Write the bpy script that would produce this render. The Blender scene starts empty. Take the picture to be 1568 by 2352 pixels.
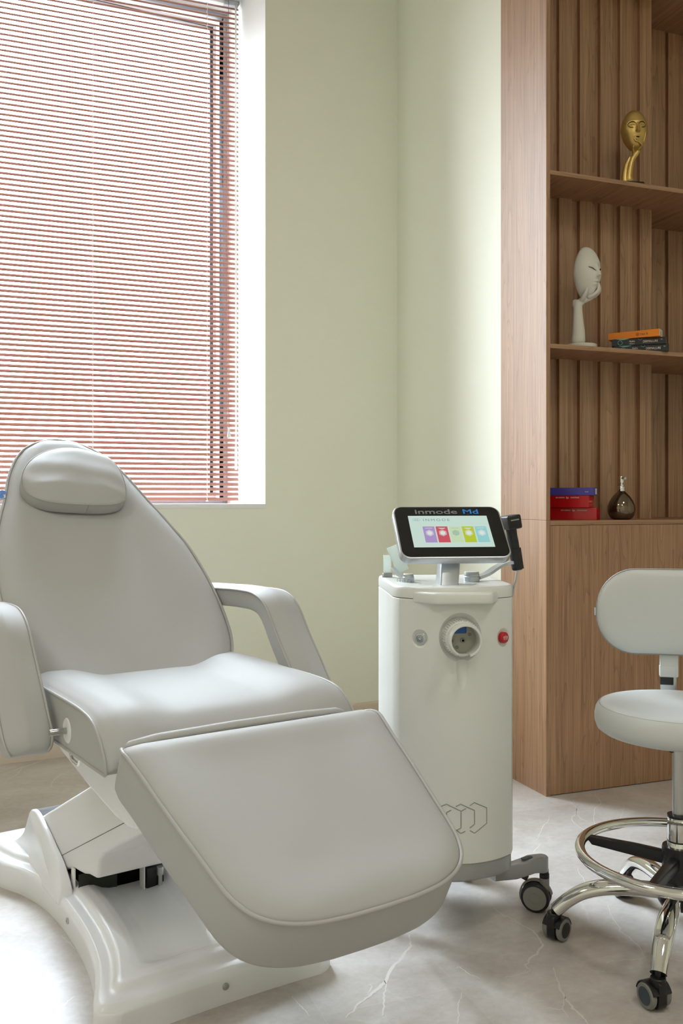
import bpy, bmesh, math, random
from mathutils import Vector, Matrix, Euler

# ------------------------------------------------------------------ scene, camera, sky, exposure
random.seed(7)
S = bpy.context.scene
COL = S.collection
pi = math.pi
R = math.radians
YAW = 20.6097           # the camera looks 20.6 degrees to the right of the window wall's normal
EYE = 1.05
cam_d = bpy.data.cameras.new('camera')
cam = bpy.data.objects.new('camera', cam_d)
COL.objects.link(cam)
cam.location = (0, 0, EYE)
cam.rotation_euler = (R(90), 0, R(-YAW))
cam_d.sensor_fit = 'HORIZONTAL'
cam_d.sensor_width = 24.0
cam_d.lens = 24.0 * 2112 / 1568
cam_d.shift_y = -26 / 1568
cam_d.clip_start = 0.02
cam_d.clip_end = 300
S.camera = cam

SKY_LOW = 13.5           # bright overcast sky near the horizon
SKY_HIGH = 48.0         # and overhead
FILL_W = 12.5          # unseen ceiling panels added as fill
EXPOSURE = 0.80
S.view_settings.view_transform = 'Standard'
S.view_settings.look = 'None'
S.view_settings.gamma = 1
S.view_settings.use_curve_mapping = False
S.view_settings.exposure = EXPOSURE
W = bpy.data.worlds.new('sky')
S.world = W
W.use_nodes = True
wn = W.node_tree.nodes
wl = W.node_tree.links
bg = wn['Background']
g_tc = wn.new('ShaderNodeTexCoord')
g_sep = wn.new('ShaderNodeSeparateXYZ')
g_rmp = wn.new('ShaderNodeValToRGB')
wl.new(g_tc.outputs['Generated'], g_sep.inputs[0])
wl.new(g_sep.outputs['Z'], g_rmp.inputs[0])
k_ = SKY_LOW / SKY_HIGH
e0, e1 = g_rmp.color_ramp.elements
e0.position, e0.color = 0.0, (k_ * .5, k_ * .49, k_ * .48, 1)
e1.position, e1.color = 0.03, (k_ * .92, k_ * .96, k_ * 1.02, 1)
for p_, c_ in ((0.40, (k_ * .90, k_ * .96, k_ * 1.03, 1)), (0.62, (0.84, 0.955, 1.09, 1))):
    e_ = g_rmp.color_ramp.elements.new(p_)
    e_.color = c_
wl.new(g_rmp.outputs[0], bg.inputs['Color'])
bg.inputs['Strength'].default_value = SKY_HIGH
cy = S.cycles
cy.max_bounces = 9
cy.diffuse_bounces = 5
cy.glossy_bounces = 5
cy.transmission_bounces = 6
cy.transparent_max_bounces = 12
cy.caustics_reflective = False
cy.caustics_refractive = False
cy.sample_clamp_indirect = 6.0
cy.use_denoising = True


def portal(name, loc, rot, sx, sy):
    l = bpy.data.lights.new(name, 'AREA')
    l.shape = 'RECTANGLE'
    l.size, l.size_y = sx, sy
    l.cycles.is_portal = True
    o = bpy.data.objects.new(name, l)
    o.location = loc
    o.rotation_euler = rot
    COL.objects.link(o)


# ------------------------------------------------------------------ materials
def lin(h):
    h = h.lstrip('#')
    out = []
    for i in (0, 2, 4):
        c = int(h[i:i + 2], 16) / 255
        out.append(c / 12.92 if c <= 0.04045 else ((c + 0.055) / 1.055) ** 2.4)
    return (*out, 1)


def mat(name, col, rough=0.5, metal=0.0, spec=0.5, coat=0.0, bump=None, emit=0.0, sheen=0.0):
    m = bpy.data.materials.new(name)
    m.use_nodes = True
    nt = m.node_tree
    b = nt.nodes['Principled BSDF']
    c = lin(col) if isinstance(col, str) else (*col, 1)
    b.inputs['Base Color'].default_value = c
    b.inputs['Roughness'].default_value = rough
    b.inputs['Metallic'].default_value = metal
    b.inputs['Specular IOR Level'].default_value = spec
    b.inputs['Coat Weight'].default_value = coat
    b.inputs['Coat Roughness'].default_value = 0.08
    if emit:
        b.inputs['Emission Color'].default_value = c
        b.inputs['Emission Strength'].default_value = emit
    if bump:
        tc = nt.nodes.new('ShaderNodeTexCoord')
        nz = nt.nodes.new('ShaderNodeTexNoise')
        nz.inputs['Scale'].default_value = bump[0]
        nz.inputs['Detail'].default_value = 4
        bp = nt.nodes.new('ShaderNodeBump')
        bp.inputs['Strength'].default_value = bump[1]
        bp.inputs['Distance'].default_value = bump[2]
        nt.links.new(tc.outputs['Object'], nz.inputs['Vector'])
        nt.links.new(nz.outputs['Fac'], bp.inputs['Height'])
        nt.links.new(bp.outputs['Normal'], b.inputs['Normal'])
    return m


def wood(name, axis, light, dark, rough=0.5):
    """oak-coloured laminate; the grain runs along axis (0, 1 or 2)"""
    m = mat(name, light, rough, spec=0.5)
    nt = m.node_tree
    b = nt.nodes['Principled BSDF']
    b.inputs['IOR'].default_value = 1.85
    tc = nt.nodes.new('ShaderNodeTexCoord')

    def noise(across, along, detail, dist=0.0):
        mp = nt.nodes.new('ShaderNodeMapping')
        s = [across] * 3
        s[axis] = along
        mp.inputs['Scale'].default_value = s
        n = nt.nodes.new('ShaderNodeTexNoise')
        n.inputs['Scale'].default_value = 1.0
        n.inputs['Detail'].default_value = detail
        n.inputs['Distortion'].default_value = dist
        nt.links.new(tc.outputs['Object'], mp.inputs['Vector'])
        nt.links.new(mp.outputs[0], n.inputs['Vector'])
        return n.outputs['Fac']

    def math_(op, a, c, clamp=False):
        n = nt.nodes.new('ShaderNodeMath')
        n.operation = op
        n.use_clamp = clamp
        for i, v in enumerate((a, c)):
            if isinstance(v, (int, float)):
                n.inputs[i].default_value = v
            else:
                nt.links.new(v, n.inputs[i])
        return n.outputs[0]

    fine = noise(330, 3.0, 4)
    mid = noise(95, 1.6, 4, 0.6)
    broad = noise(13, 0.75, 2, 0.4)
    rings = math_('FRACT', math_('MULTIPLY', broad, 17.0), 0)
    ringl = math_('POWER', rings, 5.0)
    f = math_('ADD', math_('MULTIPLY', fine, 0.45), math_('MULTIPLY', mid, 0.55))
    f = math_('SUBTRACT', f, math_('MULTIPLY', ringl, 0.16))
    rp = nt.nodes.new('ShaderNodeValToRGB')
    rp.color_ramp.elements[0].position = 0.28
    rp.color_ramp.elements[0].color = lin(dark)
    rp.color_ramp.elements[1].position = 0.66
    rp.color_ramp.elements[1].color = lin(light)
    nt.links.new(f, rp.inputs[0])
    nt.links.new(rp.outputs[0], b.inputs['Base Color'])
    bp = nt.nodes.new('ShaderNodeBump')
    bp.inputs['Strength'].default_value = 0.12
    bp.inputs['Distance'].default_value = 0.0006
    nt.links.new(f, bp.inputs['Height'])
    nt.links.new(bp.outputs[0], b.inputs['Normal'])
    return m


WL, WD = '#B08660', '#7C5434'
M = {}
M['wood'] = wood('oak_vertical', 2, WL, WD)
M['wood_x'] = wood('oak_along_shelf', 0, WL, WD)
M['wood_y'] = wood('oak_across_shelf', 1, WL, WD)
M['wall'] = mat('cream_paint', '#EFF0E0', 0.45, spec=0.45, bump=(260, 0.05, 0.0006))
M['reveal'] = mat('white_paint', '#F1F2F0', 0.55, spec=0.35)
M['ceiling'] = mat('ceiling_paint', '#E9E7E0', 0.8, spec=0.2)
M['skirting'] = mat('beige_skirting', '#D6C9B6', 0.4)
M['leather'] = mat('white_vinyl_upholstery', '#B2B1AF', 0.60, spec=0.24, bump=(140, 0.10, 0.0012))
M['piping'] = mat('vinyl_piping', '#B0AEAB', 0.45, spec=0.4)
M['stool_vinyl'] = mat('stool_vinyl', '#C9CCCB', 0.4, spec=0.45, bump=(200, 0.05, 0.0008))
M['plastic'] = mat('white_moulded_plastic', '#F0F0F2', 0.27, spec=0.5, bump=(900, 0.06, 0.0004))
M['plastic_matt'] = mat('white_sheet_metal', '#E6E4E3', 0.4, spec=0.4)
M['machine'] = mat('ivory_machine_shell', '#DCDDD8', 0.3, spec=0.5)
M['machine_recess'] = mat('ivory_machine_recess', '#A9A798', 0.35)
M['grey'] = mat('grey_painted_metal', '#A3A4A4', 0.38, metal=0.35)
M['silver'] = mat('satin_silver', '#C3C8CE', 0.3, metal=0.75)
M['chrome'] = mat('chrome', '#E4E4E2', 0.06, metal=1.0)
M['steel'] = mat('brushed_steel', '#BDBDBC', 0.28, metal=1.0)
M['black'] = mat('black_plastic', '#121316', 0.35, spec=0.5)
M['black_gloss'] = mat('black_glass', '#08090A', 0.05, spec=0.6)
M['rubber'] = mat('black_rubber', '#17181C', 0.5)
M['caster_grey'] = mat('caster_grey', '#8E8C86', 0.45)
M['tyre_grey'] = mat('grey_soft_tyre', '#7E7D78', 0.5)
M['disc_blue'] = mat('blue_grey_disc', '#3A4650', 0.5)
M['dark'] = mat('dark_void', '#0A0A0B', 0.8, spec=0.1)
M['slat'] = mat('terracotta_aluminium', '#A87C70', 0.4, spec=0.4)
M['cord'] = mat('white_cord', '#EDE9E2', 0.6)
M['brown_cord'] = mat('brown_cord', '#9A7263', 0.6)
M['frame'] = mat('white_window_frame', '#EDEEF0', 0.35)
M['frame_grey'] = mat('grey_window_frame', '#8E969E', 0.4)
M['sash'] = mat('light_grey_sash', '#D0D5DA', 0.4)
M['gasket'] = mat('grey_gasket', '#4A4E55', 0.5)
M['gold'] = mat('antique_gold', '#C6A661', 0.4, metal=0.8)
M['gold_dark'] = mat('gold_patina', '#3A2C12', 0.4, metal=0.7)
M['plaster'] = mat('white_plaster', '#CFCBBE', 0.75, spec=0.25, bump=(350, 0.12, 0.0006))
M['red'] = mat('red_card', '#B4040F', 0.32, coat=0.3)
M['purple'] = mat('violet_card', '#4B429A', 0.4)
M['orange'] = mat('orange_card', '#E8820C', 0.45)
M['card_white'] = mat('white_card', '#D5D2CA', 0.5)
M['ink'] = mat('dark_ink', '#3A2A1A', 0.5)
M['white_ink'] = mat('white_print', '#E6DAD5', 0.5)
M['teal_ink'] = mat('teal_print', '#6FB9B5', 0.5)
M['amber_glass'] = mat('smoked_mirror_glass', '#7A6B5C', 0.03, metal=0.9)
M['blue_tag'] = mat('blue_print', '#2A64B4', 0.4)
M['tag'] = mat('pale_plastic_tag', '#D5E2EE', 0.25)
M['red_btn'] = mat('red_button', '#B3131C', 0.35)
M['logo_grey'] = mat('logo_grey', '#8C929A', 0.3, metal=0.4)
M['logo_blue'] = mat('logo_blue', '#2E86E0', 0.3)
M['vein'] = mat('pale_vein', '#D9D4CC', 0.3)
M['facade'] = mat('pale_facade', '#B9B2B6', 0.8, spec=0.1)
M['facade_glass'] = mat('facade_glass', '#5C6470', 0.2)
M['actuator_green'] = mat('green_board', '#20261A', 0.5)


def screen_mat(name, col, s):
    m = bpy.data.materials.new(name)
    m.use_nodes = True
    nt = m.node_tree
    b = nt.nodes['Principled BSDF']
    b.inputs['Base Color'].default_value = (0.01, 0.01, 0.01, 1)
    b.inputs['Roughness'].default_value = 0.12
    b.inputs['Emission Color'].default_value = lin(col)
    b.inputs['Emission Strength'].default_value = s
    return m


M['lcd'] = screen_mat('lcd_mint', '#DDF6EA', .42)
for k, c in dict(violet='#BCA2DC', red='#E0596B', green='#D9F3C9', lime='#CBDD3C', cyan='#A5E4E6', white='#F4FBF8',
                 text='#7FB0A8', shade='#B9D6BE').items():
    M['lcd_' + k] = screen_mat('lcd_' + k, c, .42)


def glass_mat(name, tint=(1, 1, 1), gloss=0.06, rough=0.0):
    m = bpy.data.materials.new(name)
    m.use_nodes = True
    nt = m.node_tree
    nt.nodes.clear()
    out = nt.nodes.new('ShaderNodeOutputMaterial')
    mx = nt.nodes.new('ShaderNodeMixShader')
    tr = nt.nodes.new('ShaderNodeBsdfTransparent')
    gl = nt.nodes.new('ShaderNodeBsdfGlossy')
    gl.inputs['Roughness'].default_value = rough
    tr.inputs['Color'].default_value = (*tint, 1)
    fr = nt.nodes.new('ShaderNodeFresnel')
    fr.inputs['IOR'].default_value = 1.25 if gloss < 0.1 else 1.5
    nt.links.new(fr.outputs[0], mx.inputs[0])
    nt.links.new(tr.outputs[0], mx.inputs[1])
    nt.links.new(gl.outputs[0], mx.inputs[2])
    nt.links.new(mx.outputs[0], out.inputs['Surface'])
    return m


M['glass'] = glass_mat('window_glass', (0.97, 0.985, 0.98))
M['wand'] = glass_mat('clear_acrylic', (0.93, 0.95, 0.97), 0.2)


def frosted(name):
    m = mat(name, '#DCE3DC', 0.3, spec=0.5)
    nt = m.node_tree
    b = nt.nodes['Principled BSDF']
    out = nt.nodes['Material Output']
    mx = nt.nodes.new('ShaderNodeMixShader')
    tl = nt.nodes.new('ShaderNodeBsdfTranslucent')
    tl.inputs['Color'].default_value = (0.85, 0.9, 0.86, 1)
    mx.inputs[0].default_value = 0.45
    nt.links.new(b.outputs[0], mx.inputs[1])
    nt.links.new(tl.outputs[0], mx.inputs[2])
    nt.links.new(mx.outputs[0], out.inputs['Surface'])
    return m


M['frosted'] = frosted('frosted_acrylic')


def floor_mat():
    m = mat('beige_stone_tile', '#B5A698', 0.3, spec=0.5)
    nt = m.node_tree
    N, L = nt.nodes.new, nt.links.new
    b = nt.nodes['Principled BSDF']
    tc = N('ShaderNodeTexCoord')
    sep = N('ShaderNodeSeparateXYZ')
    cmb = N('ShaderNodeCombineXYZ')
    L(tc.outputs['Object'], sep.inputs[0])
    sx, sy = N('ShaderNodeMath'), N('ShaderNodeMath')
    sx.operation = sy.operation = 'ADD'
    sx.inputs[1].default_value = -0.936 + 0.3125 * 20
    sy.inputs[1].default_value = -1.769 + 0.62 * 20
    L(sep.outputs['X'], sx.inputs[0])
    L(sep.outputs['Y'], sy.inputs[0])
    L(sy.outputs[0], cmb.inputs['X'])
    L(sx.outputs[0], cmb.inputs['Y'])
    br = N('ShaderNodeTexBrick')
    br.offset = 0.5
    br.offset_frequency = 2
    br.inputs['Scale'].default_value = 1.0
    br.inputs['Brick Width'].default_value = 0.62
    br.inputs['Row Height'].default_value = 0.3125
    br.inputs['Mortar Size'].default_value = 0.0011
    br.inputs['Mortar Smooth'].default_value = 0.3
    br.inputs['Bias'].default_value = 0.0
    br.inputs['Color1'].default_value = (0.0, 0, 0, 1)
    br.inputs['Color2'].default_value = (1, 1, 1, 1)
    br.inputs['Mortar'].default_value = (0.5, 0.5, 0.5, 1)
    L(cmb.outputs[0], br.inputs['Vector'])
    # cloudy stone
    def noise(scale, det, rough=0.55, dist=0.0, sv=None):
        n = N('ShaderNodeTexNoise')
        n.inputs['Scale'].default_value = scale
        n.inputs['Detail'].default_value = det
        n.inputs['Roughness'].default_value = rough
        n.inputs['Distortion'].default_value = dist
        if sv:
            mp = N('ShaderNodeMapping')
            mp.inputs['Scale'].default_value = sv
            mp.inputs['Rotation'].default_value = (0, 0, 0.6)
            L(tc.outputs['Object'], mp.inputs['Vector'])
            L(mp.outputs[0], n.inputs['Vector'])
        else:
            L(tc.outputs['Object'], n.inputs['Vector'])
        return n.outputs['Fac']
    cl = noise(3.0, 9, 0.62, 0.5, (1, 1.5, 1))
    sp = noise(38, 6, 0.7, 0.3, (1, 1.3, 1))
    rp = N('ShaderNodeValToRGB')
    rp.color_ramp.elements[0].position = 0.3
    rp.color_ramp.elements[0].color = lin('#ACA299')
    rp.color_ramp.elements[1].position = 0.72
    rp.color_ramp.elements[1].color = lin('#D8D3CE')
    ad = N('ShaderNodeMath'); ad.operation = 'MULTIPLY_ADD'
    ad.inputs[1].default_value = 0.35
    L(sp, ad.inputs[0]); 
    sc = N('ShaderNodeMath'); sc.operation = 'MULTIPLY_ADD'
    sc.inputs[1].default_value = 0.75; sc.inputs[2].default_value = -0.06
    L(cl, sc.inputs[0]); L(sc.outputs[0], ad.inputs[2])
    tint = N('ShaderNodeMath'); tint.operation = 'MULTIPLY_ADD'
    tint.inputs[1].default_value = 0.10
    L(br.outputs['Color'], tint.inputs[0]); L(ad.outputs[0], tint.inputs[2])
    t2 = N('ShaderNodeMath'); t2.operation = 'SUBTRACT'; t2.inputs[1].default_value = 0.05
    L(tint.outputs[0], t2.inputs[0])
    L(t2.outputs[0], rp.inputs[0])
    # pale wispy veins
    vt = N('ShaderNodeTexVoronoi')
    vt.feature = 'DISTANCE_TO_EDGE'
    vt.inputs['Scale'].default_value = 2.1
    wv = N('ShaderNodeTexNoise'); wv.inputs['Scale'].default_value = 5.0; wv.inputs['Detail'].default_value = 6
    wm = N('ShaderNodeVectorMath'); wm.operation = 'SCALE'; wm.inputs['Scale'].default_value = 0.32
    wa = N('ShaderNodeVectorMath'); wa.operation = 'ADD'
    L(tc.outputs['Object'], wv.inputs['Vector'])
    L(wv.outputs['Color'], wm.inputs[0]); L(wm.outputs[0], wa.inputs[1]); L(tc.outputs['Object'], wa.inputs[0])
    L(wa.outputs[0], vt.inputs['Vector'])
    vr = N('ShaderNodeValToRGB')
    vr.color_ramp.elements[0].position = 0.0; vr.color_ramp.elements[0].color = (1, 1, 1, 1)
    vr.color_ramp.elements[1].position = 0.016; vr.color_ramp.elements[1].color = (0, 0, 0, 1)
    L(vt.outputs['Distance'], vr.inputs[0])
    mk = noise(2.3, 3)
    mr = N('ShaderNodeValToRGB')
    mr.color_ramp.elements[0].position = 0.52; mr.color_ramp.elements[1].position = 0.68
    L(mk, mr.inputs[0])
    vm = N('ShaderNodeMath'); vm.operation = 'MULTIPLY'
    L(vr.outputs[0], vm.inputs[0]); L(mr.outputs[0], vm.inputs[1])
    v2 = N('ShaderNodeMath'); v2.operation = 'MULTIPLY'; v2.inputs[1].default_value = 0.5
    L(vm.outputs[0], v2.inputs[0])
    mx = N('ShaderNodeMix'); mx.data_type = 'RGBA'
    L(v2.outputs[0], mx.inputs['Factor']); L(rp.outputs[0], mx.inputs['A'])
    mx.inputs['B'].default_value = lin('#DCD7D0')
    m2 = N('ShaderNodeMix'); m2.data_type = 'RGBA'
    mm = N('ShaderNodeMath'); mm.operation = 'MULTIPLY'; mm.inputs[1].default_value = 0.45
    L(br.outputs['Fac'], mm.inputs[0]); L(mm.outputs[0], m2.inputs['Factor'])
    L(mx.outputs['Result'], m2.inputs['A']); m2.inputs['B'].default_value = lin('#CFC6BB')
    L(m2.outputs['Result'], b.inputs['Base Color'])
    bp = N('ShaderNodeBump'); bp.inputs['Strength'].default_value = 0.15; bp.inputs['Distance'].default_value = 0.001
    L(sp, bp.inputs['Height']); L(bp.outputs[0], b.inputs['Normal'])
    b.inputs['Roughness'].default_value = 0.33
    b.inputs['Specular IOR Level'].default_value = 0.38
    return m


M['floor'] = floor_mat()

# ------------------------------------------------------------------ mesh helpers
ID = Matrix.Identity(4)


def T(x, y, z):
    return Matrix.Translation((x, y, z))


def RX(d):
    return Matrix.Rotation(R(d), 4, 'X')


def RY(d):
    return Matrix.Rotation(R(d), 4, 'Y')


def RZ(d):
    return Matrix.Rotation(R(d), 4, 'Z')


def spline(pts, per=6, closed=False):
    """Catmull-Rom through points of any dimension"""
    n = len(pts)
    P = [Vector(p) for p in pts]
    out = []
    rng = range(n) if closed else range(n - 1)
    for i in rng:
        if closed:
            a, b, c, d = P[(i - 1) % n], P[i], P[(i + 1) % n], P[(i + 2) % n]
        else:
            a, b, c, d = P[max(i - 1, 0)], P[i], P[i + 1], P[min(i + 2, n - 1)]
        for k in range(per):
            t = k / per
            out.append(0.5 * ((2 * b) + (c - a) * t + (2 * a - 5 * b + 4 * c - d) * t * t + (3 * b - a - 3 * c + d) * t ** 3))
    if not closed:
        out.append(P[-1].copy())
    return out


def round_poly(pts, radii, n=6):
    """closed 2-D polygon with rounded corners"""
    out = []
    N = len(pts)
    if isinstance(radii, (int, float)):
        radii = [radii] * N
    for i in range(N):
        p, a, b = Vector(pts[i][:2]), Vector(pts[i - 1][:2]), Vector(pts[(i + 1) % N][:2])
        r = radii[i]
        if r <= 0:
            out.append(p)
            continue
        u, v = (a - p).normalized(), (b - p).normalized()
        ang = u.angle(v)
        d = min(r / math.tan(ang / 2), (a - p).length * 0.49, (b - p).length * 0.49)
        rr = d * math.tan(ang / 2)
        c = p + (u + v).normalized() * (rr / math.sin(ang / 2))
        s, e = p + u * d - c, p + v * d - c
        a0, a1 = math.atan2(s.y, s.x), math.atan2(e.y, e.x)
        da = (a1 - a0 + pi) % (2 * pi) - pi
        for k in range(n + 1):
            t = a0 + da * k / n
            out.append(c + Vector((math.cos(t), math.sin(t))) * rr)
    return out


def ngon(n, r, ph=0.0):
    return [Vector((r * math.cos(ph + 2 * pi * i / n), r * math.sin(ph + 2 * pi * i / n))) for i in range(n)]


def area2(p):
    return sum(p[i][0] * p[(i + 1) % len(p)][1] - p[(i + 1) % len(p)][0] * p[i][1] for i in range(len(p)))


def offset(poly, d):
    """move a CCW outline inwards by d"""
    n = len(poly)
    out = []
    for i in range(n):
        a, p, b = poly[i - 1], poly[i], poly[(i + 1) % n]
        e1, e2 = (p - a), (b - p)
        n1 = Vector((-e1.y, e1.x)).normalized() if e1.length > 1e-9 else Vector((0, 0))
        n2 = Vector((-e2.y, e2.x)).normalized() if e2.length > 1e-9 else n1
        m = n1 + n2
        if m.length < 1e-6:
            m = n1
        m.normalize()
        k = max(m.dot(n1), 0.5)
        out.append(p + m * (d / k))
    return out


def resample(poly, n):
    """closed outline with n evenly spaced points"""
    P = poly + [poly[0]]
    acc = [0.0]
    for a, b in zip(P[:-1], P[1:]):
        acc.append(acc[-1] + (b - a).length)
    out, j = [], 0
    for i in range(n):
        d = acc[-1] * i / n
        while acc[j + 1] < d:
            j += 1
        t = (d - acc[j]) / max(acc[j + 1] - acc[j], 1e-9)
        out.append(P[j] + (P[j + 1] - P[j]) * t)
    return out


class MB:
    def __init__(s, xf=None):
        s.v, s.f, s.m = [], [], []
        s.xf = xf or ID

    def add(s, verts, faces, mi=0, xf=None):
        x = s.xf @ xf if xf else s.xf
        o = len(s.v)
        s.v += [x @ Vector(v) for v in verts]
        s.f += [tuple(i + o for i in f) for f in faces]
        s.m += [mi] * len(faces)
        return s

    def box(s, x0, x1, y0, y1, z0, z1, bev=0.0, mi=0, xf=None, seg=2):
        bm = bmesh.new()
        bmesh.ops.create_cube(bm, size=1)
        for v in bm.verts:
            v.co = Vector((x0 + (v.co.x + .5) * (x1 - x0), y0 + (v.co.y + .5) * (y1 - y0), z0 + (v.co.z + .5) * (z1 - z0)))
        if bev:
            bmesh.ops.bevel(bm, geom=bm.edges[:], offset=bev, segments=seg, affect='EDGES', profile=0.5)
        bm.verts.index_update()
        s.add([v.co.copy() for v in bm.verts], [[v.index for v in f.verts] for f in bm.faces], mi, xf)
        bm.free()
        return s

    def skin(s, rings, cap0=True, cap1=True, mi=0, xf=None, loop=False):
        n = len(rings[0])
        v, f = [], []
        for r in rings:
            v += list(r)
        m = len(rings)
        for k in range(m if loop else m - 1):
            a, b = k * n, ((k + 1) % m) * n
            for i in range(n):
                j = (i + 1) % n
                f.append((a + i, a + j, b + j, b + i))
        if not loop:
            if cap0:
                f.append(tuple(range(n - 1, -1, -1)))
            if cap1:
                f.append(tuple(range((m - 1) * n, m * n)))
        return s.add(v, f, mi, xf)

    def prism(s, poly, z0, z1, bev=0.0, mi=0, xf=None, seg=3, bev0=None):
        """outline in x,y extruded along z with rounded rims"""
        P = [Vector(p[:2]) for p in poly]
        if area2(P) < 0:
            P.reverse()
        rings = []
        b0 = bev if bev0 is None else bev0
        if b0:
            for k in range(seg):
                t = pi / 2 * k / seg
                rings.append([(q.x, q.y, z0 + b0 * (1 - math.sin(t))) for q in offset(P, b0 * (1 - math.cos(t)))][:])
            rings = [[(q[0], q[1], z0 + b0 * (1 - math.cos(pi / 2 * k / seg))) for q in offset(P, b0 * (1 - math.sin(pi / 2 * k / seg)))] for k in range(seg)]
        rings.append([(q.x, q.y, z0 + b0) for q in P])
        rings.append([(q.x, q.y, z1 - bev) for q in P])
        if bev:
            for k in range(1, seg + 1):
                t = pi / 2 * k / seg
                rings.append([(q.x, q.y, z1 - bev + bev * math.sin(t)) for q in offset(P, bev * (1 - math.cos(t)))])
        return s.skin(rings, True, True, mi, xf)

    def pad(s, outline, rings, dome=((0.7, 0), (0.35, 0), (0.1, 0)), mi=0, xf=None, deform=None):
        """cushion: rings = (inset, z) from the bottom rim up and in; dome = (scale of last ring, z)"""
        P = resample([Vector(p[:2]) for p in outline], 160)
        if area2(P) < 0:
            P.reverse()
        R_ = []
        for ins, z in rings:
            O = offset(P, ins) if ins else P
            for _ in range(8 if ins > .012 else 0):
                O = [(O[i - 1] + O[i] * 2 + O[(i + 1) % len(O)]) / 4 for i in range(len(O))]
            R_.append([Vector((q.x, q.y, z)) for q in O])
        last = R_[-1]
        c = sum(last, Vector((0, 0, 0))) / len(last)
        for sc, z in dome:
            R_.append([Vector((c.x + (q.x - c.x) * sc, c.y + (q.y - c.y) * sc, z)) for q in last])
        if deform:
            R_ = [[deform(q) for q in r] for r in R_]
        return s.skin(R_, True, True, mi, xf)

    def tube(s, path, r, n=10, closed=False, mi=0, xf=None, cap=True, flat=None):
        P = [Vector(p) for p in path]
        m = len(P)
        rad = r if isinstance(r, (list, tuple)) else [r] * m
        tan = []
        for i in range(m):
            if closed:
                t = P[(i + 1) % m] - P[i - 1]
            else:
                t = P[min(i + 1, m - 1)] - P[max(i - 1, 0)]
            tan.append(t.normalized())
        up = Vector((0, 0, 1)) if abs(tan[0].z) < 0.9 else Vector((1, 0, 0))
        nrm = (up - tan[0] * up.dot(tan[0])).normalized()
        rings = []
        for i in range(m):
            if i:
                nrm = nrm - tan[i] * nrm.dot(tan[i])
                nrm.normalize()
            bi = tan[i].cross(nrm)
            fx, fy = flat if flat else (1, 1)
            rings.append([P[i] + (nrm * math.cos(2 * pi * k / n) * fx + bi * math.sin(2 * pi * k / n) * fy) * rad[i] for k in range(n)])
        return s.skin(rings, cap, cap, mi, xf, loop=closed)

    def lathe(s, prof, n=32, mi=0, xf=None, closed=False):
        """profile of (r, z) turned about z"""
        rings = [[(max(r, 1e-5) * math.cos(2 * pi * k / n), max(r, 1e-5) * math.sin(2 * pi * k / n), z) for k in range(n)] for r, z in prof]
        return s.skin(rings, not closed, not closed, mi, xf, loop=closed)

    def build(s, name, mats, parent=None, smooth=38, loc=None):
        me = bpy.data.meshes.new(name)
        me.from_pydata([tuple(v) for v in s.v], [], s.f)
        me.polygons.foreach_set('material_index', s.m)
        bm = bmesh.new()
        bm.from_mesh(me)
        bmesh.ops.remove_doubles(bm, verts=bm.verts, dist=1e-6)
        bmesh.ops.recalc_face_normals(bm, faces=bm.faces)
        bm.to_mesh(me)
        bm.free()
        for m in (mats if isinstance(mats, (list, tuple)) else [mats]):
            me.materials.append(M[m])
        if smooth:
            me.shade_smooth()
            me.set_sharp_from_angle(angle=R(smooth))
        o = bpy.data.objects.new(name, me)
        COL.objects.link(o)
        if parent:
            o.parent = parent
        if loc:
            o.location = loc
        return o


def thing(name, label, cat, loc=(0, 0, 0), rz=0.0, group=None):
    o = bpy.data.objects.new(name, None)
    o.empty_display_size = 0.05
    COL.objects.link(o)
    o.location = loc
    o.rotation_euler = (0, 0, R(rz))
    return tag(o, label, cat, group)


def tag(o, label, cat, group=None):
    o['label'] = label
    o['category'] = cat
    if group:
        o['group'] = group
    return o


def struct(o):
    o['kind'] = 'structure'
    return o


def text_mesh(mb, txt, size, xf, mi=0, depth=0.0006, align='LEFT', width=1.0, spacing=1.0, bevel=0.0, off=0.0):
    cu = bpy.data.curves.new('lettering', 'FONT')
    cu.body = txt
    cu.size = size
    cu.align_x = align
    cu.extrude = depth / 2
    cu.space_character = spacing
    cu.bevel_depth = bevel
    cu.offset = off
    cu.resolution_u = 4
    o = bpy.data.objects.new('lettering', cu)
    COL.objects.link(o)
    dg = bpy.context.evaluated_depsgraph_get()
    me = bpy.data.meshes.new_from_object(o.evaluated_get(dg))
    mb.add([(v.co.x * width, v.co.y, v.co.z) for v in me.vertices], [tuple(p.vertices) for p in me.polygons], mi, xf)
    bpy.data.objects.remove(o)
    bpy.data.curves.remove(cu)
    bpy.data.meshes.remove(me)


def remeshed(mb, voxel, smooth=6, factor=0.5):
    """melt overlapping limbs into one continuous skin and return it as mesh data"""
    o = mb.build('blend', 'plaster', None, 0)
    md = o.modifiers.new('r', 'REMESH')
    md.mode = 'VOXEL'
    md.voxel_size = voxel
    sm = o.modifiers.new('s', 'SMOOTH')
    sm.iterations = smooth
    sm.factor = factor
    dg = bpy.context.evaluated_depsgraph_get()
    me = bpy.data.meshes.new_from_object(o.evaluated_get(dg))
    v = [x.co.copy() for x in me.vertices]
    f = [tuple(p.vertices) for p in me.polygons]
    old = o.data
    bpy.data.objects.remove(o)
    bpy.data.meshes.remove(old)
    bpy.data.meshes.remove(me)
    return v, f

# ------------------------------------------------------------------ the room
OUT = 4.85                    # outer edge of the floor and ceiling slabs
WZ0, WZ1 = 1.034, 3.50
CEIL = 3.68
LX, BY, RXW = -2.9, -2.3, 4.2   # left wall, back wall, right end
RW = 1.8272                   # face of the right-hand wall beside the bookcase

# floor: slab with stone tiles; the strongest pale veins are inlaid strips
fl = MB()
fl.box(LX - .3, RXW + .3, BY - .3, OUT, -0.1, 0.0)


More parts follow.
